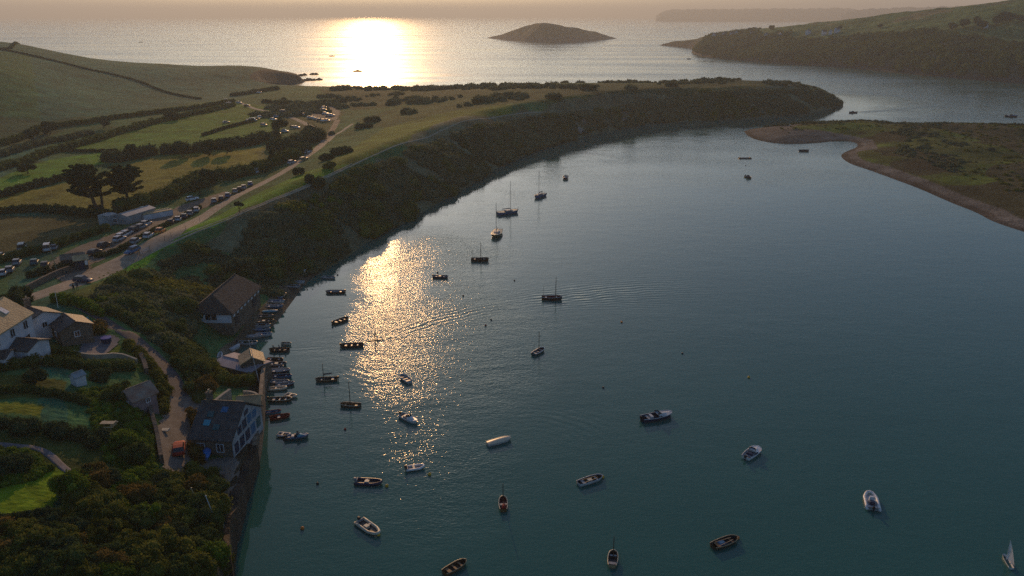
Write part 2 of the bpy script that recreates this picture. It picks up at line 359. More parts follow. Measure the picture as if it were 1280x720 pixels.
# ---- island out at sea
ip = np.vstack([[tuple(at(*p)) for p in [(600,46.5),(612,48),(630,50),(655,52.2),(690,53.5),(720,52.5),(745,51),(760,49.5),(771,48.2)]], [(300,2330),(200,2380),(90,2400),(0,2380),(-70,2340)]])
ic = [(*at(x, y, z), z) for x, y, z in [(676,28,43),(662,30,40),(650,34.5,32),(640,35.5,30),(625,40,20),(612,43.5,11),(700,33,34),(720,37,25),(735,40,18),(745,43.5,10),(760,46.8,3),(606,46,4),(618,41.5,17)]]+[(80,2330,8),(200,2330,3),(0,2300,3),(280,2250,1),(-60,2300,1)]
Hi = RBF(ic)
def f_i(X, Y):
    ins = pip(X, Y, ip); d = pdist(X, Y, ip); d = np.where(ins, d, -d)
    Z = smin(Hi(X, Y), np.where(d > 0, d*.8, d*.4), 3)+np.clip(d/25, 0, 1)*3*fbm(X, Y, 30, 4, 5)
    return np.where(d < -8, -3, Z), d
LI = Land(-4, 10, .05, 1900, 2450, .002, f_i)
ci = np.empty(LI.X.shape+(3,)); ci[:] = (.05,.055,.03); ci[LI.D < 14] = (.07,.065,.055)
structure(grid_mesh('island', LI.X, LI.Y, LI.Z, M_ground, keep=LI.D > -10, cols=ci))
# ---- coast on the skyline: two ridges with a seaward slope and a landward slope
def ridge(name, dist, sil):
    s = np.array(sil, float); xs = np.linspace(s[0, 0], s[-1, 0], 160); ys = np.interp(xs, s[:, 0], s[:, 1])
    crest = []
    for px, py in zip(xs, ys):
        dx, dy, dz = ray(px, py); t = dist/math.hypot(dx, dy); crest.append((dx*t, dy*t, max(CAM_H+dz*t, 1)))
    crest = np.array(crest); crest[:, 2] += 12*vnoise(xs/4, xs*0, 3)*(crest[:, 2] > 30)
    rows = []
    for k, (m_, h_) in enumerate([(-.05, -2), (-.047, 0), (-.035, .55), (-.015, .9), (0, 1), (.06, .9), (.12, -.02)]):
        q = crest.copy(); q[:, :2] *= 1+m_; q[:, 2] = crest[:, 2]*h_ if abs(h_) <= 1 else -5; rows.append(q)
    rows = np.array(rows); c = np.empty(rows.shape); c[:] = (.05,.055,.035)
    return structure(grid_mesh(name, rows[..., 0].T, rows[..., 1].T, rows[..., 2].T, M_ground, cols=c.transpose(1, 0, 2)))
ridge('distant_coast', 9000, [(820,20),(826,15),(834,12.5),(870,11),(930,11),(1000,10.5),(1060,10),(1080,14)])
ridge('distant_coast', 7500, [(1052,17),(1060,14),(1072,12),(1100,10.5),(1150,9),(1190,8),(1260,7),(1340,8)])
# ---- water
W1, W2 = .088, .08
def wake_attr(X, Y, curves):
    """distance coordinate across each disturbed band and its strength"""
    U = np.zeros(X.shape); E = np.zeros(X.shape)
    for pts, w0, w1, s in curves:
        p = smooth_poly([tuple(at(*q)) for q in pts], 2, False)
        bd = np.full(X.shape, 1e9); bs = np.zeros(X.shape); L = 0; tot = np.hypot(*np.diff(p, axis=0).T).sum(); bt = np.zeros(X.shape)
        for (x1, y1), (x2, y2) in zip(p[:-1], p[1:]):
            vx, vy = x2-x1, y2-y1; q = vx*vx+vy*vy+1e-9; tt = np.clip(((X-x1)*vx+(Y-y1)*vy)/q, 0, 1)
            d = np.hypot(X-x1-tt*vx, Y-y1-tt*vy); sg = np.sign((X-x1)*vy-(Y-y1)*vx)
            k = d < bd; bd = np.where(k, d, bd); bs = np.where(k, d*sg, bs); bt = np.where(k, (L+tt*math.sqrt(q))/tot, bt); L += math.sqrt(q)
        wd = w0+(w1-w0)*bt
        e = np.exp(-(bd/wd)**2)*s*np.clip(bt*12, 0, 1)*np.clip((1-bt)*3, 0, 1)
        k = e > E; U = np.where(k, bs, U); E = np.where(k, e, E)
    return U, E
wk_a = [([(470,427),(500,414),(550,397),(620,382),(680,374),(780,362),(900,358)], 1.5, 9, .75),
 ([(410,455),(440,470),(470,480),(500,478)], 3, 5, .18), ([(500,530),(540,533),(580,528),(600,520)], 3, 5, .15),
 ([(640,520),(690,520),(740,535),(770,560)], 4, 6, .18), ([(352,437),(370,437),(392,436),(410,435)], .5, .8, .5),
 ([(1066,141),(1100,139),(1150,134),(1220,131)], 3, 10, .9)]
wk_b = [([(470,427),(520,411),(580,393),(650,378),(740,373),(860,376)], 1.0, 8, .55), ([(540,460),(570,490),(590,540)], 4, 7, .2),
 ([(1040,112),(1100,118),(1180,124),(1260,128)], 10, 16, .7), ([(905,160),(930,178),(990,190),(1040,193)], 3, 6, .35)]
LW = Land(-75, 75, .25, 20, 60000, .01, lambda X, Y: (X*0, X*0))
U, E = wake_attr(LW.X, LW.Y, wk_a); U2, E2 = wake_attr(LW.X, LW.Y, wk_b)
lee = np.ones(LW.X.shape); nr_ = np.hypot(LW.X, LW.Y) < 700; dl = pdist(LW.X[nr_], LW.Y[nr_], main_poly)
rr2 = np.hypot(LW.X, LW.Y)[nr_]; wd = np.interp(rr2, [60,120,150,170,200,260,400,600], [4,6,16,18,9,14,40,60])
wd = wd*(1+.6*fbm(LW.X[nr_], LW.Y[nr_], 25, 3, 91)); wd = wd*(1+.5*fbm(LW.X[nr_], LW.Y[nr_], 6, 2, 95)); lee[nr_] = np.clip((dl-wd*.15)/(wd*1.3), .12, 1)
pp_ = np.array([tuple(at(*q)) for q in [(392,436),(420,370),(450,310),(520,280),(600,300),(650,380),(650,440),(605,490),(572,540),(562,650),(550,650),(548,560),(530,500),(490,478),(440,456)]])
xw = LW.X+12*fbm(LW.X, LW.Y, 18, 4, 5); yw = LW.Y+16*fbm(LW.X, LW.Y, 18, 4, 6); pd_ = pdist(xw, yw, pp_); pd_ = np.where(pip(xw, yw, pp_), pd_, -pd_)
rb_ = np.clip((np.hypot(LW.X, LW.Y)-260)/200, 0, 1)*.5; ruf = np.clip(.34+.66*np.clip(pd_/16+.6, 0, 1)+rb_*.7, 0, 1); lee = lee*ruf
m = bpy.data.materials.new('water'); m.use_nodes = True; t = m.node_tree; b = t.nodes['Principled BSDF']
b.inputs['IOR'].default_value = 1.33; b.inputs['Specular IOR Level'].default_value = .5
g = t.nodes.new('ShaderNodeNewGeometry')
def nmap(sx, sy, rot=0):
    n = t.nodes.new('ShaderNodeMapping'); n.inputs['Scale'].default_value = (sx, sy, 1); n.inputs['Rotation'].default_value = (0, 0, rot)
    t.links.new(g.outputs['Position'], n.inputs[0]); return n.outputs[0]
def tnoise(v, sc, det=3, ro=.5):
    n = t.nodes.new('ShaderNodeTexNoise'); n.inputs['Scale'].default_value = sc; n.inputs['Detail'].default_value = det; n.inputs['Roughness'].default_value = ro
    t.links.new(v, n.inputs['Vector']); return n.outputs['Fac']
def math_(op, a, b_=None, c=None):
    n = t.nodes.new('ShaderNodeMath'); n.operation = op
    for i, v in enumerate((a, b_, c)):
        if v is None: continue
        if isinstance(v, (int, float)): n.inputs[i].default_value = v
        else: t.links.new(v, n.inputs[i])
    return n.outputs[0]
def mrange(v, a, b_, c, d):
    n = t.nodes.new('ShaderNodeMapRange'); t.links.new(v, n.inputs[0])
    for i, q in enumerate((a, b_, c, d)): n.inputs[i+1].default_value = q
    return n.outputs[0]
sep = t.nodes.new('ShaderNodeSeparateXYZ'); t.links.new(g.outputs['Position'], sep.inputs[0])
open_sea = mrange(sep.outputs['Y'], 560, 760, 0, 1)                         # the bay outside is rougher than the river
h = math_('MULTIPLY', tnoise(nmap(1, 1.5, R(15)), 1.8, 2, .6), W1)
h = math_('ADD', h, math_('MULTIPLY', tnoise(nmap(1, 1.7, R(-25)), .5, 2), W2))
h = math_('ADD', h, math_('MULTIPLY', tnoise(nmap(1, 1.8, R(-25)), .13, 2), .14))
def wake(nu, ne):
    au = t.nodes.new('ShaderNodeAttribute'); au.attribute_name = nu; ae = t.nodes.new('ShaderNodeAttribute'); ae.attribute_name = ne
    return math_('MULTIPLY', math_('SINE', math_('MULTIPLY', math_('ADD', au.outputs['Fac'], math_('MULTIPLY', tnoise(nmap(1, 1), .15, 2), 2.0)), 4.2)), math_('MULTIPLY', ae.outputs['Fac'], .024))
al = t.nodes.new('ShaderNodeAttribute'); al.attribute_name = 'lee'
patch = tnoise(nmap(1, 2.2, R(20)), .012, 4, .6)
calm = math_('MULTIPLY', mrange(patch, .35, .62, .55, 1.0), al.outputs['Fac'])      # lee and wind-ruffled patches
h = math_('ADD', math_('MULTIPLY', h, math_('MULTIPLY', calm, mrange(open_sea, 0, 1, 1, .6))), math_('ADD', wake('wake_u', 'wake_e'), wake('wake_u2', 'wake_e2')))
bp = t.nodes.new('ShaderNodeBump'); bp.inputs['Strength'].default_value = 1; bp.inputs['Distance'].default_value = 1.0
t.links.new(h, bp.inputs['Height']); t.links.new(bp.outputs[0], b.inputs['Normal'])
streak = tnoise(nmap(.35, 2.6, R(4)), .006, 5, .6)
rg = math_('ADD', mrange(calm, .1, 1, .04, .06), math_('MULTIPLY', open_sea, mrange(streak, .35, .65, .08, .22)))
t.links.new(rg, b.inputs['Roughness'])
mx = t.nodes.new('ShaderNodeMix'); mx.data_type = 'RGBA'; mx.inputs['A'].default_value = (.022,.112,.092,1); mx.inputs['B'].default_value = (.036,.145,.122,1)
t.links.new(tnoise(nmap(1, 1.5), .03, 4), mx.inputs['Factor']); t.links.new(mx.outputs['Result'], b.inputs['Base Color'])
structure(grid_mesh('water', LW.X, LW.Y, LW.Z, m, vecs={'wake_u': U, 'wake_e': E, 'wake_u2': U2, 'wake_e2': E2, 'lee': lee}))
# ---- sea haze
def box_mesh(name, lo, hi, m):
    v = [(x, y, z) for x in (lo[0], hi[0]) for y in (lo[1], hi[1]) for z in (lo[2], hi[2])]
    f = [(0,1,3,2),(4,6,7,5),(0,4,5,1),(2,3,7,6),(0,2,6,4),(1,5,7,3)]
    me = bpy.data.meshes.new(name); me.from_pydata(v, [], f); me.materials.append(m); o = bpy.data.objects.new(name, me); COL.objects.link(o); return o
m = bpy.data.materials.new('haze'); m.use_nodes = True; t = m.node_tree; t.nodes.remove(t.nodes['Principled BSDF'])
v = t.nodes.new('ShaderNodeVolumePrincipled'); v.inputs['Color'].default_value = (.84,.92,.95,1); v.inputs['Density'].default_value = HAZE; v.inputs['Anisotropy'].default_value = .35
t.links.new(v.outputs[0], t.nodes['Material Output'].inputs['Volume'])
if HAZE > 0: box_mesh('haze', (-62000,-3000,-6), (62000,62000,300), m)['kind'] = 'stuff'
# ================================================================ OBJECT KIT
class MB:
    def __init__(s): s.v = []; s.f = []
    def add(s, v, f): n = len(s.v); s.v += [tuple(map(float, p)) for p in v]; s.f += [tuple(i+n for i in q) for q in f]; return s
    def box(s, c, d, rz=0, top=1.0, rx=0):
        cx, cy, cz = c; a, b, h = d[0]/2, d[1]/2, d[2]/2; V = []
        for z, k in ((-h, 1), (h, top)):
            for x, y in ((-a, -b), (a, -b), (a, b), (-a, b)):
                x_, y_, z_ = x*k, y*k, z
                if rx: y_, z_ = y_*math.cos(rx)-z_*math.sin(rx), y_*math.sin(rx)+z_*math.cos(rx)
                V.append((cx+x_*math.cos(rz)-y_*math.sin(rz), cy+x_*math.sin(rz)+y_*math.cos(rz), cz+z_))
        return s.add(V, [(3,2,1,0),(4,5,6,7),(0,1,5,4),(1,2,6,5),(2,3,7,6),(3,0,4,7)])
    def tube(s, pts, r, n=6, r1=None, cap=True):
        P = [np.array(p, float) for p in pts]; m = len(P); rr = np.linspace(r, r if r1 is None else r1, m); V = []
        for i, p in enumerate(P):
            d = (P[min(i+1, m-1)]-P[max(i-1, 0)]); d /= np.linalg.norm(d)+1e-9
            u = np.cross(d, (0, 0, 1) if abs(d[2]) < .9 else (1, 0, 0)); u /= np.linalg.norm(u); w_ = np.cross(d, u)
            for k in range(n): a = 2*math.pi*k/n; V.append(p+(u*math.cos(a)+w_*math.sin(a))*rr[i])
        F = [(i*n+k, i*n+(k+1) % n, (i+1)*n+(k+1) % n, (i+1)*n+k) for i in range(m-1) for k in range(n)]
        if cap: F += [tuple(range(n))[::-1], tuple(range((m-1)*n, m*n))]
        return s.add(V, F)
    def ring(s, pts, r, n=6):
        P = [np.array(p, float) for p in pts]; m = len(P); V = []
        for i, p in enumerate(P):
            d = P[(i+1) % m]-P[i-1]; d /= np.linalg.norm(d)+1e-9; u = np.cross(d, (0, 0, 1)); u /= np.linalg.norm(u)+1e-9; w_ = np.cross(d, u)
            for k in range(n): a = 2*math.pi*k/n; V.append(p+(u*math.cos(a)+w_*math.sin(a))*r)
        return s.add(V, [(i*n+k, i*n+(k+1) % n, ((i+1) % m)*n+(k+1) % n, ((i+1) % m)*n+k) for i in range(m) for k in range(n)])
    def ball(s, c, r, n=8, m=6):
        r = r if hasattr(r, '__len__') else (r, r, r); V = [(c[0], c[1], c[2]-r[2])]
        for i in range(1, m):
            a = math.pi*i/m-math.pi/2
            for k in range(n): b_ = 2*math.pi*k/n; V.append((c[0]+r[0]*math.cos(a)*math.cos(b_), c[1]+r[1]*math.cos(a)*math.sin(b_), c[2]+r[2]*math.sin(a)))
        V.append((c[0], c[1], c[2]+r[2])); F = []
        for k in range(n): F.append((0, 1+(k+1) % n, 1+k)); F.append((len(V)-1, 1+(m-2)*n+k, 1+(m-2)*n+(k+1) % n))
        for i in range(m-2):
            for k in range(n): F.append((1+i*n+k, 1+i*n+(k+1) % n, 1+(i+1)*n+(k+1) % n, 1+(i+1)*n+k))
        return s.add(V, F)
    def loft(s, rows, close=False, cap0=False, cap1=False):
        n = len(rows[0]); V = [p for r in rows for p in r]; F = []
        for i in range(len(rows)-1):
            for k in range(n if close else n-1): F.append((i*n+k, i*n+(k+1) % n, (i+1)*n+(k+1) % n, (i+1)*n+k))
        if cap0: F.append(tuple(range(n))[::-1])
        if cap1: F.append(tuple(range((len(rows)-1)*n, len(rows)*n)))
        return s.add(V, F)
    def prism(s, poly, z0, z1):
        n = len(poly); V = [(x, y, z0) for x, y in poly]+[(x, y, z1) for x, y in poly]
        return s.add(V, [tuple(range(n))[::-1], tuple(range(n, 2*n))]+[(k, (k+1) % n, n+(k+1) % n, n+k) for k in range(n)])
    def build(s, name, m, parent=None, smooth=False):
        me = bpy.data.meshes.new(name); me.from_pydata(s.v, [], s.f); me.validate()
        if smooth: me.polygons.foreach_set('use_smooth', [True]*len(me.polygons))
        me.materials.append(m); o = bpy.data.objects.new(name, me); COL.objects.link(o); o.parent = parent; return o
def tag(o, label, cat, group=None):
    o['label'] = label; o['category'] = cat
    if group: o['group'] = group
    return o
def thing(name, label, cat, loc, rz=0, group=None):
    o = bpy.data.objects.new(name, None); o.empty_display_size = .1; COL.objects.link(o); o.location = loc; o.rotation_euler = (0, 0, rz); return tag(o, label, cat, group)
def kids(o): return [c for c in o.children]
def dup(o, loc, rz, label, group=None, swap=None, parent=None, top=True):
    c = o.copy(); COL.objects.link(c)
    if top:
        c.location = loc; c.rotation_euler = (0, 0, rz); c['label'] = label
        if group: c['group'] = group
    else: c.parent = parent
    if swap and c.type == 'MESH' and o.data.materials and o.data.materials[0].name in swap:
        c.data = o.data.copy(); c.data.materials[0] = swap[o.data.materials[0].name]
    for k in kids(o): dup(k, None, None, None, None, swap, c, False)
    return c
_mc = {}
def paintm(name, c, rough=.45, **k):
    if name not in _mc: _mc[name] = mat(name, c, rough, scale=2.5, amt=.14, **k)
    return _mc[name]
# ---------------------------------------------------------------- leaves
def leaf_mat(name, a, b_, sc=.6, transl=.38):
    m = bpy.data.materials.new(name); m.use_nodes = True; t = m.node_tree; b = t.nodes['Principled BSDF']
    b.inputs['Roughness'].default_value = .9; b.inputs['Specular IOR Level'].default_value = .03
    g = t.nodes.new('ShaderNodeNewGeometry'); n = t.nodes.new('ShaderNodeTexNoise'); n.inputs['Scale'].default_value = sc; n.inputs['Detail'].default_value = 5; n.inputs['Roughness'].default_value = .7
    t.links.new(g.outputs['Position'], n.inputs['Vector'])
    mr = t.nodes.new('ShaderNodeMapRange'); mr.inputs[1].default_value = .36; mr.inputs[2].default_value = .64; t.links.new(n.outputs['Fac'], mr.inputs[0])
    mx = t.nodes.new('ShaderNodeMix'); mx.data_type = 'RGBA'; mx.inputs['A'].default_value = (*a, 1); mx.inputs['B'].default_value = (*b_, 1)
    t.links.new(mr.outputs[0], mx.inputs['Factor']); t.links.new(mx.outputs['Result'], b.inputs['Base Color'])
    tr = t.nodes.new('ShaderNodeBsdfTranslucent'); t.links.new(mx.outputs['Result'], tr.inputs['Color'])
    ms = t.nodes.new('ShaderNodeMixShader'); ms.inputs[0].default_value = transl
    t.links.new(b.outputs[0], ms.inputs[1]); t.links.new(tr.outputs[0], ms.inputs[2]); t.links.new(ms.outputs[0], t.nodes['Material Output'].inputs['Surface'])
    return m
L_dark = leaf_mat('dark_foliage', (.030,.056,.028), (.07,.11,.045))
L_hedge = leaf_mat('hedge_foliage', (.050,.085,.026), (.13,.17,.045), .35)
L_olive = leaf_mat('olive_foliage', (.060,.080,.018), (.22,.23,.045), .3)
L_scrub = leaf_mat('scrub_foliage', (.070,.10,.055), (.16,.19,.095), .12)
L_green = leaf_mat('green_foliage', (.060,.10,.018), (.17,.26,.03), .4)
L_rust = leaf_mat('bracken_foliage', (.09,.07,.02), (.24,.17,.05), .3)
M_bark = mat('bark', (.07,.055,.04), .95, scale=3)
def leaves(C, Rr, n, size, flat=1.0, seed=0, lower=-.25):
    """C: (k,3) clump centres, Rr: (k,) radii. Random quads on the shells."""
    g = np.random.default_rng(seed); k = len(C); C = np.repeat(np.asarray(C, float), n, 0); Rr = np.repeat(np.asarray(Rr, float), n); N = len(C)
    z = g.uniform(lower, 1, N); a = g.uniform(0, 2*np.pi, N); q = np.sqrt(1-z*z); d = np.stack([q*np.cos(a), q*np.sin(a), z*flat], -1)
    P = C+d*(Rr*g.uniform(.72, 1.08, N))[:, None]
    nv = d+g.normal(0, .55, (N, 3)); nv /= np.linalg.norm(nv, axis=1)[:, None]
    u = np.cross(nv, g.normal(0, 1, (N, 3))); u /= np.linalg.norm(u, axis=1)[:, None]+1e-9; v = np.cross(nv, u)
    s_ = (size*g.uniform(.55, 1.3, N))[:, None]; u = u*s_; v = v*s_*g.uniform(.5, 1, N)[:, None]
    co = np.stack([P-u*.5-v*.2, P+u*.1-v*.5, P+u*.5+v*.15, P-u*.1+v*.5], 1).reshape(-1, 3)
    return co, np.arange(N*4).reshape(-1, 4)
def cores(C, Rr, flat=1.0):
    """dark inner body so that a clump is not see-through"""
    b = MB(); b.ball((0, 0, 0), 1, 7, 5); V = np.array(b.v); Q = [f if len(f) == 4 else (*f, f[-1]) for f in b.f]
    tri = [f for f in b.f if len(f) == 3]; quad = [f for f in b.f if len(f) == 4]
    co = (np.asarray(C)[:, None]+V[None]*(np.asarray(Rr)*.8)[:, None, None]*np.array([1, 1, flat])).reshape(-1, 3); nV = len(V)
    F = np.concatenate([np.array(quad+[(f[0], f[1], f[2], f[2]) for f in tri])+i*nV for i in range(len(C))])
    return co, F
def foliage_obj(name, C, Rr, n, size, m, parent=None, flat=1.0, seed=0, core=True, lower=-.25):
    co, f = leaves(C, Rr, n, size, flat, seed, lower); me = bpy.data.meshes.new(name)
    V = co; F = [tuple(q) for q in f.tolist()]
    if core:
        c2, f2 = cores(C, Rr, flat); V = np.vstack([co, c2]); off = len(co)
        F += [tuple(dict.fromkeys(i+off for i in q)) for q in f2.tolist()]
    me.from_pydata(V.tolist(), [], F); me.materials.append(m); o = bpy.data.objects.new(name, me); COL.objects.link(o); o.parent = parent
    return o
# ================================================================ BOATS
COLS = dict(white=(.78,.78,.76), cream=(.62,.56,.42), grey=(.30,.32,.33), pale=(.52,.54,.55), navy=(.02,.035,.08), blue=(.03,.15,.30), cyan=(.05,.32,.42), black=(.02,.02,.022),
            dark=(.035,.035,.04), red=(.38,.035,.025), maroon=(.16,.03,.03), wood=(.22,.12,.05), tan=(.42,.31,.18), green=(.03,.09,.06), orange=(.75,.22,.03), yellow=(.72,.42,.04), brown=(.09,.06,.04), teal=(.03,.12,.13), gold=(.50,.38,.2))
def pm(c, r=.4): return paintm('paint_'+c, COLS[c], r)
M_metal = mat('alloy', (.5,.5,.5), .35, metal=.8, scale=3)
M_glass = mat('dark_glass', (.03,.04,.05), .08, spec=.6)
def hull_rows(L, B, D, tw=.75, fine=1.0, sheer=.18, n=11, inset=0.0, zb=None, dr=.22):
    rows = []
    for i in range(n):
        t = i/(n-1); y = -L/2+L*t
        bb = B/2*(tw+(1-tw)*math.sin(min(1, t/.45)*math.pi/2)) if t < .45 else B/2*math.sqrt(max(0, 1-((t-.45)/.55)**(1.9+fine)))
        bb = max(bb-inset, .015); zt = D+sheer*abs(t-.35)**1.6*2.2*D; z0 = -dr+.5*dr*max(0, (t-.75)/.25)
        if i == n-1: y += .02
        yk = y-max(0, t-.8)*L*.25
        if inset and t > .97: y -= inset*1.5
        if zb is not None: z0 = zb; yk = y
        w = [(-bb, y, zt), (-bb*.93, y*.6+yk*.4, zt*.5+z0*.1), (-bb*.62, yk, z0*.75), (0, yk, z0), (bb*.62, yk, z0*.75), (bb*.93, y*.6+yk*.4, zt*.5+z0*.1), (bb, y, zt)]
        if zb is not None: w = [(-bb, y, zt-.01), (-bb*.9, y, zb), (bb*.9, y, zb), (bb, y, zt-.01)]
        rows.append(w)
    return rows
def rim_pts(L, B, D, tw, fine, sheer, n=14, out=0.0):
    r = hull_rows(L, B, D, tw, fine, sheer, n); return [(q[0][0]-out, q[0][1], q[0][2]) for q in r]+[(q[-1][0]+out, q[-1][1], q[-1][2]) for q in r[::-1]]
def outboard(t, L, z=.45, col='black', x=0, big=1.0):
    ob = MB(); ob.box((x, -L/2-.16, z+.22*big), (.26*big, .38*big, .34*big), top=.75).build('outboard_motor', pm(col, .35), t)
    MB().box((x, -L/2-.16, z-.22), (.09, .14, .62)).build('motor_leg', pm('dark'), t)
def boat(kind, label, px, py, az, L, hull='white', inner='grey', rim=None, B=None, D=None, motor=None, mast=0, mizzen=0, mastpos=.12, cover=None, thw=2, extra=(), group=None, z=0.0, roll=0.0, tw=.75, fine=1.0, cat='boat', sprit=False):
    if hasattr(az, '__len__'):
        q0, q1 = at(az[0], az[1], z), at(az[2], az[3], z); az = math.degrees(math.atan2(q1[0]-q0[0], q1[1]-q0[1]))
    x, y = at(px, py, z); name = {'open': 'rowing_boat', 'rib': 'inflatable_boat', 'motor': 'motor_boat', 'yacht': 'sailing_yacht', 'sail': 'sailing_boat', 'raft': 'mooring_raft'}[kind]
    t = thing(name, label, cat, (x, y, z), R(-az), group); t.rotation_euler = (R(roll)*.3, R(roll), R(-az))
    B = B or L*.38; D = D or (.42 if L < 4.6 else .6 if L < 6 else .8); rim = rim or hull
    if kind == 'rib':
        r = .19 if L > 2.8 else .16; rows = hull_rows(L*.9, B-.3, .12, .9, 1.5, .1, 8)
        MB().loft(rows, cap0=True).build('hull', pm(hull), t, True)
        pts = [(-B/2+r, -L/2, .22)]+[(-B/2+r, yy, .24) for yy in np.linspace(-L*.3, L*.18, 4)]+[(-B*.36+r*.6, L*.33, .30), (-B*.17, L*.45, .35), (0, L*.48, .38)]
        pts = pts+[(-a, b, c) for a, b, c in pts[-2::-1]]
        MB().tube(pts, r, 9).build('tube', pm(rim, .55), t, True)
        MB().box((0, -L*.05, .14), (B-2*r, L*.75, .05)).build('floor', pm(inner), t)
        MB().box((0, -L/2+.2, .27), (B-2*r, .07, .42)).build('transom', pm('grey'), t)
        if thw: MB().box((0, -L*.08, .36), (B-1.7*r, .28, .05)).build('thwart', pm('grey'), t)
        if motor: outboard(t, L-.3, .35, motor, big=1.1)
    elif kind == 'raft':
        MB().box((0, 0, .15), (B, L, .42)).build('deck', pm(hull), t)
        for sx in (-1, 1): MB().tube([(sx*B*.38, -L/2, .0), (sx*B*.38, L/2, .0)], .25, 8).build('float', pm('black'), t)
        for yy in (-L*.4, L*.4): MB().box((0, yy, .45), (B*.8, .2, .22)).build('bollard', pm('dark'), t)
    else:
        sh = .18 if kind == 'open' else .3
        closed = kind == 'yacht'
        h = MB(); h.loft(hull_rows(L, B, D, tw, fine, sh), cap0=True)
        h.build('hull', pm(hull, .35), t, True)
        MB().tube(rim_pts(L, B, D, tw, fine, sh, out=.01), .045 if L < 5 else .05, 5, cap=False).build('gunwale', pm(rim), t)
        if closed or kind == 'motor' or cover:
            y1 = L/2
            rows = hull_rows(L, B, D-.02, tw, fine, sh)
            k0 = 0 if (closed or cover) else 6
            dk = MB(); ridge_ = .0 if closed else .04
            if cover: dk.loft([[r[0], (r[0][0]*.5, r[0][1], r[0][2]+.16*math.sin(math.pi*(i+.7)/12)), (0, r[0][1], r[0][2]+.27*math.sin(math.pi*(i+.7)/12)), (r[-1][0]*.5, r[0][1], r[0][2]+.16*math.sin(math.pi*(i+.7)/12)), r[-1]] for i, r in enumerate(rows)]).build('boat_cover', pm(cover, .7), t, True)
            else: dk.loft([[r[0], (0, r[0][1], r[0][2]+.05), r[-1]] for r in rows[k0:]]).build('deck', pm(rim if kind == 'motor' else inner), t)
        if not closed and not cover:
            MB().loft(hull_rows(L*.93, B-.16, D-.03, tw, fine, sh, 9, 0, zb=.06), cap0=True).build('inside', pm(inner), t)
            for i in range(thw):
                yy = -L*.30+i*L*.52/max(1, thw-1) if thw > 1 else -L*.05
                bw = B*(.86 if yy < L*.1 else .70); MB().box((0, yy, D-.12), (bw, .24 if i else .42, .045)).build('thwart', pm('wood' if 'w' in extra else 'grey'), t)
        if closed:
            c = MB(); c.loft([[(-B*.30, -L*.12, D), (-B*.26, -L*.12, D+.42), (B*.26, -L*.12, D+.42), (B*.30, -L*.12, D)], [(-B*.28, L*.08, D), (-B*.24, L*.08, D+.40), (B*.24, L*.08, D+.40), (B*.28, L*.08, D)], [(-B*.14, L*.27, D+.05), (-B*.1, L*.25, D+.12), (B*.1, L*.25, D+.12), (B*.14, L*.27, D+.05)]], cap0=True, cap1=True)
            cb = c.build('cabin', pm('grey' if hull != 'white' else 'pale'), t)
            for sx in (-1, 1): MB().box((sx*B*.275, L*.0, D+.26), (.03, L*.16, .14)).build('cabin_window', M_glass, cb)
            MB().box((0, -L*.29, D+.01), (B*.5, L*.26, .06)).build('cockpit', pm('dark'), t)
            MB().tube([(-B*.42, -L*.47, D), (-B*.42, -L*.47, D+.55), (B*.42, -L*.47, D+.55), (B*.42, -L*.47, D)], .02, 4).build('pushpit_rail', M_metal, t)
        if kind == 'motor':
            c = MB(); c.loft([[(-B*.36, L*.02, D), (-B*.30, -L*.04, D+.42), (B*.30, -L*.04, D+.42), (B*.36, L*.02, D)], [(-B*.27, L*.18, D+.04), (-B*.2, L*.1, D+.4), (B*.2, L*.1, D+.4), (B*.27, L*.18, D+.04)], [(-B*.08, L*.34, D+.1), (-B*.06, L*.32, D+.14), (B*.06, L*.32, D+.14), (B*.08, L*.34, D+.1)]], cap0=True, cap1=True)
            cb = c.build('cuddy', pm(extra[0] if extra and extra[0] in COLS else 'white'), t)
            MB().loft([[(-B*.34, L*.0, D+.12), (-B*.30, -L*.05, D+.60)], [(-B*.2, L*.13, D+.34), (-B*.17, L*.05, D+.66)], [(B*.2, L*.13, D+.34), (B*.17, L*.05, D+.66)], [(B*.34, L*.0, D+.12), (B*.30, -L*.05, D+.60)]]).build('windshield', M_glass, cb)
            MB().box((0, -L*.2, D-.02), (B*.5, .4, .4)).build('seat', pm('navy' if 'ns' in extra else 'pale'), t)
        if motor: outboard(t, L, D-.02, motor)
        if mast:
            my = L*mastpos; MB().tube([(0, my, .1), (0, my, mast)], .075, 6, .045).build('mast', pm('brown' if kind == 'sail' else 'dark'), t)
            if kind == 'yacht' or 'b' in extra:
                bm_ = MB().tube([(0, my, D+.75), (0, my-L*.42, D+.85)], .05, 5).build('boom', pm('pale'), t)
                MB().tube([(0, my-.1, D+.86), (0, my-L*.2, D+.93), (0, my-L*.4, D+.93)], .13, 7, .08).build('furled_sail', pm('navy' if 'ns' in extra else 'blue' if 'bs' in extra else 'dark', .8), bm_)
            st = MB()
            for q in ((0, L*.5, D+.15), (0, -L*.48, D+.1), (-B*.42, my-.2, D), (B*.42, my-.2, D)):
                if q[1] < 0 and kind != 'yacht': continue
                st.tube([(0, my, mast*.96), q], .012, 3)
            st.build('rigging', M_metal, t)
        if mizzen: MB().tube([(0, -L*.42, .1), (0, -L*.42, mizzen)], .04, 6, .025).build('mizzen_mast', pm('tan'), t)
        if sprit: MB().tube([(0, L*.4, D+.12), (0, L*.5+.9, D+.3)], .04, 5).build('bowsprit', pm('tan'), t)
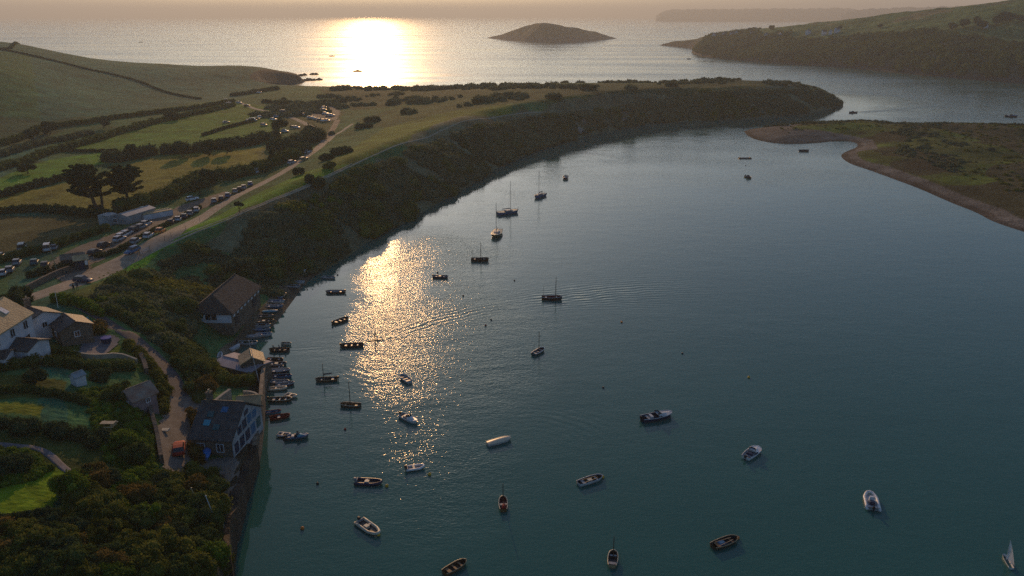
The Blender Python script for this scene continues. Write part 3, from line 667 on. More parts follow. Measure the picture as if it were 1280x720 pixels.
    for e in extra:
        if e == 'box': MB().box((B*.1, -L*.05, .32), (.5, .6, .35)).build('cool_box', pm('cream'), t)
        if e == 'tarp': MB().box((-.1, -L*.12, D-.1), (B*.6, L*.28, .22), top=.6).build('tarpaulin', pm('blue', .7), t)
        if e == 'redtarp': MB().box((.1, -L*.16, D-.08), (B*.5, L*.3, .3), top=.5).build('tarpaulin', pm('red', .7), t)
        if e == 'fuel': MB().box((.15, -L*.36, .35), (.3, .4, .3)).build('fuel_tank', pm('red'), t)
        if e == 'seatbox': MB().box((0, -L*.18, D-.02), (.7, .5, .5), top=.85).build('console_seat', pm('navy'), t)
        if e == 'console': MB().box((0, .05, D+.1), (.7, .45, .7), top=.7).build('console', pm('white'), t)
        if e == 'oars':
            for sx in (-1, 1): MB().tube([(sx*B*.28, -L*.3, D), (sx*B*.15, L*.28, D+.02)], .03, 5).build('oar', pm('tan'), t)
    return t
bd = boat
bd('motor', 'dark motor boat with a small cabin, topmost of the line along the wooded bank', 707, 223, 185, 5.5, 'navy', 'grey', 'navy', motor='black', extra=('grey',))
bd('yacht', 'blue sailing yacht with a bare mast, nearest the bank beside the small cabin boat', 675, 246, 215, 6.0, 'blue', 'teal', 'navy', mast=9.5, extra=('ns',))
bd('yacht', 'large dark blue yacht with canvas heaped on its boom, broadest hull of the line', 635, 267, 60, 7.6, 'blue', 'teal', 'navy', mast=10.6, extra=('ns',))
bd('yacht', 'dark green yacht pointing at the viewer, lowest of the three tall masted yachts', 621, 294, 188, 7.6, 'green', 'teal', 'teal', mast=9.8, extra=('ns',))
bd('sail', 'low black two masted boat lying side on below the three yachts', 600, 326, 92, 4.6, 'black', 'dark', 'brown', mast=5.0, mizzen=3.2, sprit=True, mastpos=.05)
bd('open', 'dark open dinghy with an outboard above the tip of the glittering water', 551, 347, 95, 3.6, 'navy', 'dark', 'pale', motor='dark', extra=('box',))
bd('sail', 'dark hulled ketch with red brown coaming and long bowsprit, in mid channel', 690, 374, 92, 4.6, 'black', 'maroon', 'pale', mast=5.3, mizzen=3.1, sprit=True, mastpos=.18)
bd('sail', 'white edged dinghy with blue cover and two short masts below the mid channel ketch', 673, 441, (665,444,682,434), 3.5, 'teal', 'navy', 'white', mast=4.2, mizzen=2.5, mastpos=.05, thw=3)
bd('open', 'small grey dinghy afloat near the bank, first left of the glitter', 411, 348, 98, 3.3, 'grey', 'teal', 'pale', thw=2)
bd('open', 'dark open launch with an outboard at the upper left edge of the glitter', 419, 366, 268, 4.3, 'dark', 'grey', 'dark', motor='black')
bd('open', 'brown open boat tilted to the right halfway down the left edge of the glitter', 426, 402, (416,406,438,398), 4.0, 'brown', 'dark', 'wood', motor='dark', thw=3)
bd('open', 'long dark launch at the foot of the glitter beside the paddleboarder', 441, 433, 84, 4.3, 'dark', 'brown', 'brown', motor='black', thw=3)
bd('sail', 'brown clinker boat with a short bare mast, left of the glitter foot', 408, 476, 262, 3.7, 'brown', 'dark', 'tan', mast=3.3, motor='black', extra=('b',))
bd('sail', 'cream edged open boat with a tall thin mast and empty brown inside', 438, 508, 275, 3.4, 'brown', 'wood', 'cream', mast=4.4, mastpos=.0, extra=('w',))
bd('open', 'white rimmed dinghy with grey inside at the bottom edge of the glitter', 507, 475, (516,481,499,467), 3.4, 'pale', 'grey', 'white', thw=3)
bd('motor', 'small white boat with a rounded white cuddy below the glitter', 511, 525, (500,519,524,530), 3.7, 'white', 'grey', 'white', motor='black')
bd('rib', 'small white inflatable with an outboard next to a yellow buoy', 519, 586, (508,588,529,585), 2.6, 'pale', 'grey', 'white', B=1.35, motor='dark')
bd('rib', 'dark blue inflatable with pale bow lying side on beside an orange buoy', 461, 604, 95, 3.7, 'navy', 'dark', 'navy', B=1.6, motor='grey', extra=('box',))
bd('rib', 'cream tubed dark inflatable with an outboard and yellow buoy at its bow', 461, 661, (449,650,473,667), 4.0, 'navy', 'dark', 'cream', B=1.7, motor='dark', extra=('box',))
bd('open', 'brown rowing boat with cream rim cut by the lower edge of the picture', 569, 711, (557,717,580,704), 3.2, 'wood', 'brown', 'tan', B=1.2, extra=('w',), thw=3)
bd('open', 'dinghy closed under a fitted cream cover', 624, 553, (610,556,640,548), 3.9, 'pale', 'grey', 'cream', cover='cream', B=1.35)
bd('sail', 'tiny red dinghy with red cloth inside and a thin mast, pointing away', 629, 632, -2, 2.9, 'wood', 'maroon', 'cream', mast=2.9, B=1.1, extra=('redtarp',), mastpos=.2, thw=1)
bd('open', 'grey dinghy with dark inside and a yellow box, bow at a yellow buoy', 738, 602, (722,606,753,596), 3.9, 'pale', 'dark', 'pale', extra=('box', 'oars'), B=1.35)
bd('sail', 'small cream dinghy with one thin mast pointing away behind an orange buoy', 766, 701, (765,710,767,690), 2.7, 'tan', 'dark', 'cream', mast=3.0, B=1.15, mastpos=.2)
bd('open', 'dark wooden dinghy with blue tarpaulin and cream seats at an orange buoy', 906, 680, (888,685,923,672), 3.8, 'brown', 'dark', 'tan', B=1.4, extra=('tarp', 'w', 'oars'))
bd('motor', 'dark blue hulled motor boat with grey screen and black outboards, widest afloat on the right', 821, 523, (801,525,841,517), 5.4, 'navy', 'navy', 'pale', motor='black', extra=('pale',), B=1.9)
bd('motor', 'white motor boat with a navy cushioned cockpit, angled up to the right', 940, 568, (930,576,951,559), 3.9, 'white', 'pale', 'white', motor='black', B=1.7, extra=('white', 'ns'), fine=2)
bd('rib', 'white motor launch with two dark seats and black outboard, nearest on the right', 1089, 628, (1092,640,1086,615), 4.1, 'white', 'pale', 'white', B=1.9, motor='black', extra=('console', 'seatbox'))
bd('motor', 'dark end on boat with a cabin moored off the tip of the sandspit', 935, 222, 170, 4.5, 'black', 'grey', 'dark', motor='dark', extra=('dark',))
bd('raft', 'dark flat mooring raft above the lone cabin boat off the sandspit', 931, 198, 90, 5.5, 'dark', B=2.0, cat='raft')
bd('open', 'dark open boat in the little bay of the sandspit', 1005, 189, 92, 4.6, 'navy', 'dark', 'dark')
bd('motor', 'speedboat under way beyond the sandspit with a long wake behind it', 1066, 141, 262, 5.5, 'navy', 'dark', 'dark', motor='black', extra=('dark',))
bd('motor', 'dark workboat far off at the right edge beyond the sandspit', 1264, 146, 95, 7.5, 'navy', 'dark', 'blue', extra=('blue',), motor='dark')
bd('open', 'speck of a boat far out to sea above the left hill', 176, 53, 90, 9, 'dark', 'dark', 'dark', D=1.0)
bd('motor', 'low dark boat in the bright sea glitter beyond the left headland', 415, 70.5, 90, 9, 'dark', 'dark', 'dark', D=.9)
bd('motor', 'dark boat near the rocks off the far right headland', 861, 74, 90, 6, 'dark', 'dark', 'dark')
# the moored rafts of small boats along the quay and beach
quay = [
 ('open', 'dark dinghy with a red seat at the head of the quay moorings', 344, 451, 95, 3.1, dict(hull='dark', inner='brown', rim='dark', extra=('fuel',))),
 ('open', 'dark dinghy with a white bundle, second of the quay moorings', 347, 456.5, 88, 3.3, dict(hull='teal', inner='dark', rim='grey', extra=('box',))),
 ('open', 'grey and black dinghy tied third down the quay moorings', 344, 461, 84, 3.1, dict(hull='grey', inner='dark', rim='grey', motor='black')),
 ('open', 'navy edged white boat tied fourth down the quay moorings', 350, 465, 82, 3.5, dict(hull='navy', inner='pale', rim='pale', motor='dark')),
 ('open', 'narrow blue boat tied below the navy edged one at the quay', 352, 472, 86, 3.6, dict(hull='blue', inner='navy', rim='blue', B=1.1)),
 ('open', 'pale flat punt between the blue boat and the cream dinghy', 350, 479, 92, 3.3, dict(hull='grey', inner='grey', rim='pale')),
 ('open', 'lilac grey dinghy with an orange bow fender above the cream dinghy', 356, 482, 74, 3.2, dict(hull='navy', inner='grey', rim='pale')),
 ('rib', 'cream tubed dinghy moored alone above the wooden launch', 347, 487, 84, 3.1, dict(hull='dark', inner='brown', rim='cream', B=1.35)),
 ('open', 'wooden launch with cream rim moored close to the quay wall', 351, 501, 88, 3.7, dict(hull='brown', inner='brown', rim='cream', thw=3, motor='dark')),
 ('rib', 'round cream inflatable tender nudging the wooden launch', 364, 496, 110, 2.1, dict(hull='grey', inner='dark', rim='cream', B=1.25)),
 ('open', 'small blue boat with a red rim against the quay wall', 342, 517, 75, 2.4, dict(hull='cyan', inner='blue', rim='red')),
 ('open', 'dark red boat moored below the small blue and red one', 350, 523, 68, 3.1, dict(hull='maroon', inner='maroon', rim='red', thw=1)),
 ('rib', 'small grey inflatable at the end of the quay beside a blue boat', 355, 545, 100, 2.0, dict(hull='grey', inner='dark', rim='pale', B=1.2)),
 ('motor', 'blue boat with a cyan screen at the end of the quay', 372, 548, 78, 3.2, dict(hull='teal', inner='blue', rim='blue', motor='black', extra=('cyan',))),
 ('rib', 'small black inflatable squeezed between the grey one and the blue boat', 362, 548, 60, 1.8, dict(hull='dark', inner='dark', rim='dark', B=1.0)),
]
for k, l, x, y, a, L, kw in quay: bd(k, l, x, y, a, L, group='boats moored along the quay', **kw)
shore = [
 ('open', 'pale grey boat drawn up farthest along the beach under the trees', 372, 354, 82, 3.3, dict(hull='pale', inner='grey', rim='pale')),
 ('open', 'blue grey boat drawn up next to the farthest one on the beach', 366, 359, 95, 3.6, dict(hull='grey', inner='teal', rim='pale')),
 ('open', 'violet blue dinghy end on at the top of the beach row', 353, 371, 10, 3.0, dict(hull='blue', inner='navy', rim='pale')),
 ('open', 'pale blue boat just below the violet dinghy in the beach row', 346, 378, 85, 3.4, dict(hull='pale', inner='blue', rim='pale')),
 ('open', 'slate blue boat above the one under a turquoise cover', 343, 384, 83, 3.7, dict(hull='blue', inner='grey', rim='pale')),
 ('open', 'boat under a turquoise cover on the boathouse beach', 338, 391, 86, 3.2, dict(hull='teal', rim='cyan', cover='cyan')),
 ('open', 'dull green boat below the turquoise covered one on the beach', 332, 397, 84, 3.2, dict(hull='green', inner='dark', rim='grey')),
 ('open', 'brown boat with a pale fender in the middle of the beach row', 331, 403, 80, 3.6, dict(hull='brown', inner='dark', rim='tan', extra=('box',))),
 ('open', 'pale hulled boat with dark inside beside the brown beach boat', 328, 408, 86, 3.3, dict(hull='pale', inner='dark', rim='grey')),
 ('open', 'blue boat with a light blue foredeck in front of the boathouse wall', 327, 413, 88, 3.5, dict(hull='blue', inner='teal', rim='pale', extra=('tarp',))),
 ('open', 'light blue dinghy on the beach with a white fender at its side', 330, 419.5, 78, 3.2, dict(hull='pale', inner='blue', rim='white')),
 ('open', 'grey blue dinghy lying half on the slipway nearest the boathouse corner', 318, 422, 80, 3.0, dict(hull='grey', inner='pale', rim='pale')),
 ('open', 'long pale green boat lowest of the beach row', 310, 430, 88, 3.7, dict(hull='pale', inner='green', rim='pale', motor='dark')),
]
for k, l, x, y, a, L, kw in shore:
    p = gp(x, y)[0]; z = max(0, float(G(*p)))+.12; bd(k, l, x, y, a, L, group='boats drawn up on the boathouse beach', z=z, **kw)
for l, x, y, a, c, kk in [('upturned white dinghy on the slope above the beach', 376, 339.5, 95, 'pale', 'pale'), ('round white tender standing on the slipway by the boathouse', 294, 436, 20, 'white', 'pale'), ('grey inflatable lying on the concrete behind the pale roofed shed', 275, 446, -15, 'grey', 'pale')]:
    p = gp(x, y)[0]; z = max(0, float(G(*p)))+.15; boat('open' if 'inflat' not in l else 'rib', l, x, y, a, 2.6, c, kk, 'pale', z=z, cover='pale' if 'white' in l else None)
# ---- buoys
def buoy(x, y, c, label, r=.22, grp='mooring buoys on the water'):
    p = at(x, y); t = thing('mooring_buoy', label, 'buoy', (*p, 0), 0, grp)
    MB().ball((0, 0, .08), (r, r, r*.95), 9, 7).build('float', pm(c), t, True); MB().tube([(0, 0, r), (0, 0, r+.14)], .03, 5).build('ring', pm('dark'), t)
for x, y, c, l in [(777,403,'orange','orange buoy in mid channel right of the blue covered dinghy'), (853,442,'dark','dark buoy on open water between the orange and yellow ones'), (754,485,'dark','dark buoy above the grey dinghy with the yellow box'),
 (936,472,'yellow','yellow buoy alone on the right half of the channel'), (643,351,'black','black buoy between the two masted boat and the ketch'), (614,400,'black','black buoy right of the glitter'), (579,370,'black','black buoy at the upper right edge of the glitter'),
 (397,605,'black','black buoy near the quay wall left of the dark blue inflatable'), (378,661,'orange','small orange buoy nearest the quay wall below'), (431.5,537,'red','red buoy below the tall masted open boat'), (537,593.5,'yellow','yellow buoy right of the small white inflatable'),
 (483.5,608,'yellow','orange yellow buoy right of the dark blue inflatable'), (473,669,'yellow','yellow buoy under the bow of the cream tubed inflatable'), (753.5,597,'yellow','yellow buoy touching the grey dinghy'), (767,690,'orange','orange buoy at the bow of the small cream dinghy'),
 (922,673,'orange','orange buoy at the bow of the dark wooden dinghy'), (547,341,'black','black buoy just above the dark open dinghy'), (422,344,'dark','dark buoy beside the small grey dinghy'), (683,242,'dark','dark buoy beside the blue sailing yacht'), (627.5,287,'dark','dark buoy at the stern of the dark green yacht'),
 (913,168,'dark','top buoy of the string off the sandspit'), (917,173,'dark','second buoy of the string off the sandspit'), (920,179,'dark','third buoy of the string off the sandspit'), (932,207,'dark','buoy between the mooring raft and the cabin boat'), (607,407,'red','small red float right of the glitter beside the black buoy')]:
    buoy(x, y, c, l, .24 if c in ('orange', 'yellow') else .2)
# rocks off the left headland
M_rock = mat('rock', (.05,.045,.04), .9, scale=.3, bump=.1)
for i, (x, y, w_) in enumerate([(376,94.6,3.5), (381,94,2.5), (392.5,93.2,5), (391,100.5,4), (399,100,4), (386,99.8,4), (380,101,6), (447,89.5,5)]):
    b = MB(); b.ball((0, 0, 0), (w_, 2.0+w_*.25, 1.5), 9, 6)
    b.v = [(vx+.5*math.sin(i+vy*3), vy+.4*math.cos(vx*2+i), vz*(1+.35*math.sin(vx*1.7+i*2))) for vx, vy, vz in b.v]
    o = b.build('sea_rock', M_rock); p = at(x, y); o.location = (*p, .2); tag(o, 'low dark rock awash off the tip of the left headland' if i < 7 else 'lone dark rock in the bright glitter of the open sea', 'rock', 'rocks awash off the left headland' if i < 7 else None)
# small white sail dinghy at the right edge
p = at(1259, 703); t = thing('sailing_dinghy', 'little white dinghy with raised white sail at the bottom right corner', 'sailing boat', (*p, 0), R(-12))
MB().loft(hull_rows(2.6, .6, .25, .8, 1), cap0=True).build('hull', pm('white'), t, True); MB().tube([(0, .4, 0), (0, .4, 2.7)], .03, 5).build('mast', pm('white'), t)
MB().loft([[(0, .38, .35), (.02, .38, 1.5), (0, .38, 2.6)], [(.22, -.3, .35), (.16, -.1, 1.5), (.03, .34, 2.6)], [(.34, -1.0, .38), (.22, -.4, 1.5), (.04, .32, 2.6)]]).build('sail', pm('white', .8), t, True)
# ================================================================ BUILDINGS
M_grey = mat('grey_render', (.30,.32,.34), .85, scale=.7, amt=.2); M_gable = mat('stained_render', (.46,.47,.50), .85, noise=(.30,.32,.35), scale=.9)
M_slate = mat('slate_roof', (.075,.072,.07), .6, scale=1.2, amt=.3, bump=.04, bscale=4)
M_thatch = mat('brown_roof', (.078,.070,.062), .9, scale=1.0, amt=.25, bump=.06, bscale=3)
M_tile = mat('tan_roof', (.50,.36,.19), .6, scale=1.1, amt=.2, bump=.04, bscale=4)
M_rust = mat('rusty_roof', (.30,.17,.12), .7, noise=(.36,.28,.22), scale=.9, bump=.03)
M_white = mat('white_render', (.62,.64,.68), .85, scale=.7, amt=.12)
M_stone = mat('rubble_stone', (.19,.155,.12), .95, noise=(.11,.095,.075), scale=1.3, bump=.12, bscale=3)
M_pink = mat('pink_stone', (.30,.22,.22), .9, scale=.9, amt=.2, bump=.06)
M_frame = mat('window_frame', (.65,.67,.7), .6, scale=1); M_wood = mat('weathered_wood', (.30,.24,.16), .85, scale=1.5, bump=.02)
M_felt = mat('pale_felt', (.34,.32,.36), .75, scale=.6, amt=.15); M_tin = mat('pale_tin', (.30,.34,.36), .5, scale=.6, amt=.15)
M_darkwood = mat('dark_boards', (.05,.055,.06), .85, scale=1)
def window(t, x, y, z, w_, h, nrm, mf=None):
    """nrm: 0 = faces -Y, 1 = +X, 2 = +Y, 3 = -X (local)"""
    a = [(0, -1), (1, 0), (0, 1), (-1, 0)][nrm]; wall_x = nrm in (1, 3)
    d = lambda q, th: (th, q) if wall_x else (q, th)
    f = MB()
    for sx in (-1, 1):
        o = sx*(w_/2+.04); c = (x+a[0]*.03+(0 if wall_x else o), y+a[1]*.03+(o if wall_x else 0), z); f.box(c, (*d(.08, .09), h+.16))
    for sz in (-1, 1): f.box((x+a[0]*.03, y+a[1]*.03, z+sz*(h/2+.04)), (*d(w_, .088), .08))
    f.box((x+a[0]*.03, y+a[1]*.03, z), (*d(.05, .086), h))
    fo = f.build('window', mf or M_frame, t)
    MB().box((x+a[0]*.015, y+a[1]*.015, z), (*d(w_, .035), h)).build('pane', M_glass, fo)
def bld(name, label, c, az, L, W, hw, hr, mw, mr, hip=0.0, over=.3, dz=0, wins=(), chim=(), cat='house', door=None, under=1.5):
    z = float(G(*c))+dz; t = thing(name, label, cat, (*c, z), R(-az))
    b = MB(); a, l = W/2, L/2
    V = [(-a,-l,-under),(a,-l,-under),(a,l,-under),(-a,l,-under),(-a,-l,hw),(a,-l,hw),(a,l,hw),(-a,l,hw),(0,-l+hip,hw+hr-.02),(0,l-hip,hw+hr-.02)]
    b.add(V, [(3,2,1,0),(0,1,5,4),(4,5,8),(1,2,6,5),(2,3,7,6),(6,7,9),(3,0,4,7),(4,8,9,7),(5,6,9,8)]).build('wall', mw, t)
    r = MB(); k = hr/a; e = a+over; ze = hw-over*k; th = .16; lo = l+over
    for s in (-1, 1):
        P = [(s*e, -lo, ze), (s*e, lo, ze), (0, lo-hip*1.0-(over if hip else 0), hw+hr), (0, -lo+hip*1.0+(over if hip else 0), hw+hr)]
        r.add([(x, y, z_+.03) for x, y, z_ in P]+[(x, y, z_+.03+th) for x, y, z_ in P], [(0,1,2,3),(7,6,5,4),(0,4,5,1),(1,5,6,2),(2,6,7,3),(3,7,4,0)] if s > 0 else [(3,2,1,0),(4,5,6,7),(1,5,4,0),(2,6,5,1),(3,7,6,2),(0,4,7,3)])
    if hip:
        for s in (-1, 1): r.add([(-e, s*lo, ze+.03), (e, s*lo, ze+.03), (0, s*(lo-hip-over), hw+hr+.03), (-e, s*lo, ze+th), (e, s*lo, ze+th), (0, s*(lo-hip-over), hw+hr+th+.03)], [(0,1,2),(5,4,3),(0,3,4,1),(1,4,5,2),(2,5,3,0)])
    rf = r.build('roof', mr, t)
    MB().tube([(0, -lo+hip+over, hw+hr+th+.02), (0, lo-hip-over, hw+hr+th+.02)], .12, 5).build('ridge_tiles', mr, rf)
    for y in chim:
        ch = MB().box((0, y, hw+hr+.5), (.8, .6, 1.8)).box((0, y, hw+hr+1.43), (.95, .75, .12)).build('chimney', M_stone, rf)
        MB().tube([(0, y, hw+hr+1.45), (0, y, hw+hr+1.85)], .14, 7).build('chimney_pot', pm('tan'), ch)
    for x, y, zz, w_, h, n in wins: window(t, x, y, zz, w_, h, n)
    if door: 
        x, y, n = door; d = MB(); d.box((x, y, 1.0), (.08, .9, 2.0) if n in (1, 3) else (.9, .08, 2.0)).build('door', pm('navy'), t)
    return t
c1 = bld('cottage', 'long white cottage with sunlit tan roof and two skylights at the left edge', (-76.2, 101.5), 0, 19, 7.4, 4.6, 2.4, M_white, M_tile, wins=[(3.7, y, z, 1.0, 1.2, 1) for y in (-6, -2.6, .8, 4.4, 7.6) for z in (1.3, 3.5)]+[(-1.8, 9.5, 3.3, .8, 1, 2)], chim=(-2,), door=(3.72, -.9, 1))
for y in (3.5, 6.5):
    k = MB(); k.box((1.7, y, 4.6+2.4*(1-1.7/3.7)+.28), (1.1, .9, .12), rx=0)
    k.v = [(x, yy, z-(x-1.7)*.65) for x, yy, z in k.v]; k.build('skylight', pm('white'), [c for c in c1.children if c.name.startswith('roof')][0])
bld('cottage', 'small white cottage with golden roof plane behind the long white cottage', (-75.0, 115.8), 122, 4.4, 5.4, 3.2, 1.1, M_white, M_slate, wins=[(0, 2.2, 2.2, .7, .8, 2), (2.7, -.5, 1.6, .8, .9, 1)], chim=(-1.8,))
bld('cottage', 'little cottage with a golden triangle of roof and a stone gable beside the lane', (-69.6, 115.6), 134, 4.6, 4.6, 2.6, 1.0, M_stone, M_slate, wins=[(2.3, 0, 1.6, .7, .8, 1), (0, 2.3, 1.6, .7, .8, 2)])
bld('lean_to', 'grey lean-to with a window filling the corner between the white cottages', (-70.9, 106.2), 100, 3.6, 4.2, 2.2, .8, M_white, M_slate, cat='shed', wins=[(1.0, -1.8, 1.3, .7, .8, 0)])
bld('boathouse', 'big stone boathouse with dark brown hipped roof and white front by the beach', (-57.2, 148.2), 2, 15.5, 8.0, 3.1, 3.0, M_stone, M_thatch, hip=1.6, over=.5, cat='boathouse')
bh = [o for o in COL.objects if o.name.startswith('boathouse')][0]
MB().box((0, -7.80, 2.0), (7.8, .1, 2.1)).build('white_front', M_white, bh)
window(bh, 0, -7.87, 2.1, 2.2, 1.1, 0)
for y in np.linspace(-6.8, 6.8, 8): MB().box((4.07, y, 2.4), (.12, .9, .85)).build('white_panel', M_white, bh)
MB().box((4.06, 0, 2.98), (.1, 15, .22)).build('fascia', M_white, bh)
for y in (-5.5, 4.2): MB().box((4.04, y, .85), (.1, 2.2, 1.8)).build('door', M_darkwood, bh)
# quay buildings
pA = gp(299, 468)[0]
bld('shed', 'low shed with a flat pale lilac roof and ivy along its front', tuple(pA+(.4,.8)), 116, 8.4, 5.0, 2.2, .35, M_stone, M_felt, over=.15, cat='shed', dz=-.2)
pB = at(312, 462, 3.0)
bld('boat_store', 'dark stone store at the quay edge with a tan gabled roof', (pB[0], pB[1]+1.5), 158, 3.6, 3.6, 3.2, 1.0, M_stone, M_tile, cat='store', dz=0, wins=[(0, 1.8, 2.2, .6, .7, 2)])
h8 = bld('quay_house', 'large house on the quay with dark slate roof and a white and blue glazed gable', (-39.5, 97.0), 96, 5.6, 9.6, 2.6, 3.0, M_stone, M_slate, over=.35, wins=[(4.8, -1.5, 1.3, 1.0, 1.1, 1), (4.8, 1.2, 1.3, .9, 1.1, 1)], chim=(-2.0,))
rf8 = [c for c in h8.children if c.name.startswith('roof')][0]
for y, x, c in ((-1.2, 3.0, 'cyan'), (-1.1, 1.9, 'teal'), (.6, 1.2, 'blue'), (.3, 3.5, 'teal')):
    k = MB(); k.box((x, y, 2.6+3.0*(1-abs(x)/4.8)+.27), (.7, .9, .1)); k.v = [(a, b_, z-(a-x)*.62) for a, b_, z in k.v]; k.build('skylight', pm(c, .2), rf8)
MB().add([(-4.75,2.86,-1),(4.75,2.86,-1),(4.75,2.86,2.5),(0,2.86,5.4),(-4.75,2.86,2.5),(-4.75,2.94,-1),(4.75,2.94,-1),(4.75,2.94,2.5),(0,2.94,5.4),(-4.75,2.94,2.5)], [(0,1,2,3,4),(9,8,7,6,5),(0,5,6,1),(1,6,7,2),(2,7,8,3),(3,8,9,4),(4,9,5,0)]).build('white_gable', M_gable, h8)
for x, z, w_, h_ in [(-3.4,.9,1.3,1.5),(-1.6,.9,1.3,1.5),(.2,.9,1.3,1.5),(2.0,.9,1.3,1.5),(3.7,.9,1.1,1.5),(-2.4,2.8,1.2,1.1),(-.8,2.9,1.2,1.3),(.8,2.9,1.2,1.3),(2.4,2.8,1.2,1.1),(0,4.2,1.2,.7)]: MB().box((x, 2.96, z), (w_, .06, h_)).build('blue_pane', pm('navy' if x > 0 or z > 3 else 'teal' if x < -3 else 'blue', .1), h8)
bld('porch', 'small porch with a tan roof at the head of the slate roofed quay house', (-38.6, 104.0), 80, 3.0, 2.8, 2.6, .8, M_stone, M_tile, cat='porch')
# garden shed, outhouse
p = gp(166, 513)[0]; bld('stone_shed', 'pinkish stone shed with a rusty patched roof beside the lane hedge', (p[0]+.1, p[1]+2), 35, 3.4, 3.0, 1.9, 1.1, M_pink, M_rust, cat='shed', wins=[(0, -1.7, 1.2, .5, .5, 0), (1.5, .4, 1.2, .5, .6, 1)])
p = gp(99, 481)[0]; bld('outhouse', 'tiny white outhouse with a pale grey roof in the garden', tuple(p), 30, 1.5, 1.3, 1.35, .4, M_white, M_tin, cat='outhouse', over=.12)
p = gp(15, 452)[0]; bld('shed', 'low blue grey shed roof at the left edge below the long cottage', (p[0]-1.5, p[1]-2.5), 80, 5.5, 3, 1.8, .4, M_white, M_slate, cat='shed')
# buildings by the car park
p = gp(158, 279)[0]; bld('long_shed', 'long low pale building with a flat sheeted roof beyond the car park', (p[0]+1, p[1]+3.5), 18, 10, 4.0, 2.2, .5, M_grey, M_tin, cat='building', over=.2, wins=[(0, -7, 1.5, 1.2, 1, 0)])
p = gp(136, 281)[0]; bld('container', 'pale box shaped store left of the long low building', tuple(p), 18, 3.2, 3.0, 2.6, .12, M_tin, M_tin, cat='container', over=.03)
p = gp(196, 272)[0]; bld('trailer_roof', 'flat tan topped trailer right of the long low building', tuple(p), 40, 8, 2.6, 1.5, .15, M_white, M_tile, cat='trailer', over=.05, under=.6)
p = gp(103, 336)[0]; kk = bld('ticket_hut', 'small dark blue hut with a tan roof beside the road', tuple(p), 60, 2.4, 2.2, 2.2, .5, M_darkwood, M_tile, cat='hut', under=.3, door=(1.12, 0, 1))
MB().box((1.16, .9, 1.5), (.06, .5, 1.0)).build('notice_board', pm('white'), kk)
p = gp(92, 334)[0]; bld('open_shelter', 'brown sheet roofed shelter joined to the little blue hut', (p[0]-.5, p[1]+1.2), 60, 4.2, 3.2, 1.9, .6, M_darkwood, mat('sheet_roof', (.20,.16,.12), .8), cat='shelter', under=.3)
# far cottages on the right headland
for x, y, s in [(1231,33,9), (1010,42,8), (1046,40,7), (1038,42,7), (975,46,8), (940,44,6), (921,43,6), (915,44,6), (905,45,6), (893,45.5,6), (1030,43,6), (958,46,7)]:
    dx, dy, dz = ray(x, y); T = np.linspace(600, 2000, 900); h_ = LR.q(dx*T, dy*T); i = np.argmax(CAM_H+dz*T <= h_+1.0); c = (dx*T[i], dy*T[i])
    if i == 0: continue
    t = thing('distant_house', 'white house on the wooded crown of the far right headland' if x == 1231 else 'pale house among the trees along the right headland', 'house', (*c, float(LR.q(*c))), R(x*7 % 90), None if x == 1231 else 'houses along the right headland')
    b = MB(); b.add([(-s/2,-s/3,-3),(s/2,-s/3,-3),(s/2,s/3,-3),(-s/2,s/3,-3),(-s/2,-s/3,4.5),(s/2,-s/3,4.5),(s/2,s/3,4.5),(-s/2,s/3,4.5),(-s/2,0,6.9),(s/2,0,6.9)], [(0,1,5,4),(1,2,6,9,5),(2,3,7,6),(3,0,4,8,7)]).build('wall', M_white, t)
    MB().loft([[(-s/2-.3,-s/3-.4,4.3),(s/2+.3,-s/3-.4,4.3)],[(-s/2-.3,0,7.1),(s/2+.3,0,7.1)],[(-s/2-.3,s/3+.4,4.3),(s/2+.3,s/3+.4,4.3)]]).build('roof', M_slate, t)
# ================================================================ WALLS
def wall(name, label, pts, th, h0, h1, m, cat='wall', world=False, top=None, cap=None):
    P = np.array(pts if world else [tuple(gp(*q)[0]) for q in pts]); P = smooth_poly(P, 1, False); c, t_ = resample(P, .6)
    d = np.gradient(c, axis=0); d /= np.hypot(*d.T)[:, None]; n = np.stack([d[:, 1], -d[:, 0]], -1)*th/2
    base = G(c[:, 0], c[:, 1]) if top is None else None; rows = []
    tp = np.interp(t_/t_[-1], np.linspace(0, 1, len(top)), top) if top is not None else base+h1
    tp = tp+.06*vnoise(t_/1.1, t_*0, 3)
    for i in range(len(c)):
        z0 = (base[i]+h0) if top is None else h0; z1 = tp[i]
        a = c[i]-n[i]; b = c[i]+n[i]; rows.append([(a[0], a[1], z0), (a[0], a[1], z1), (b[0], b[1], z1), (b[0], b[1], z0)])
    b = MB(); b.loft(rows, close=True, cap0=True, cap1=True)
    if cap is None: o = b.build(name, m); return tag(o, label, cat)
    t = thing(name, label, cat, (0, 0, 0)); b.build('masonry', m, t)
    b2 = MB(); b2.loft([[(q[1][0], q[1][1], q[1][2]+.003), (q[1][0], q[1][1], q[1][2]+.12), (q[2][0], q[2][1], q[2][2]+.12), (q[2][0], q[2][1], q[2][2]+.003)] for q in rows], close=True, cap0=True, cap1=True); b2.build('coping', cap, t)
    return t
M_cop = mat('pale_coping', (.42,.37,.28), .85, scale=1.5, amt=.15)
sw = [tuple(at(x, y, 0)) for x, y in [(321,452),(329,462),(334,472),(331,487),(330,505),(329,525),(327,545),(325,562),(321,585),(314,607),(305,632),(298,660),(294,690),(291,730)]]
M_cop2 = mat('worn_coping', (.24,.20,.15), .9, scale=1.5, amt=.3)
wall('sea_wall', 'long stone sea wall rising from the water below the quay houses', sw[:9], .6, -1.5, 0, M_stone, world=True, top=[2.2,2.8,3.2,3.6,3.8,4,4.2,4.0,3.6], cap=M_cop2)
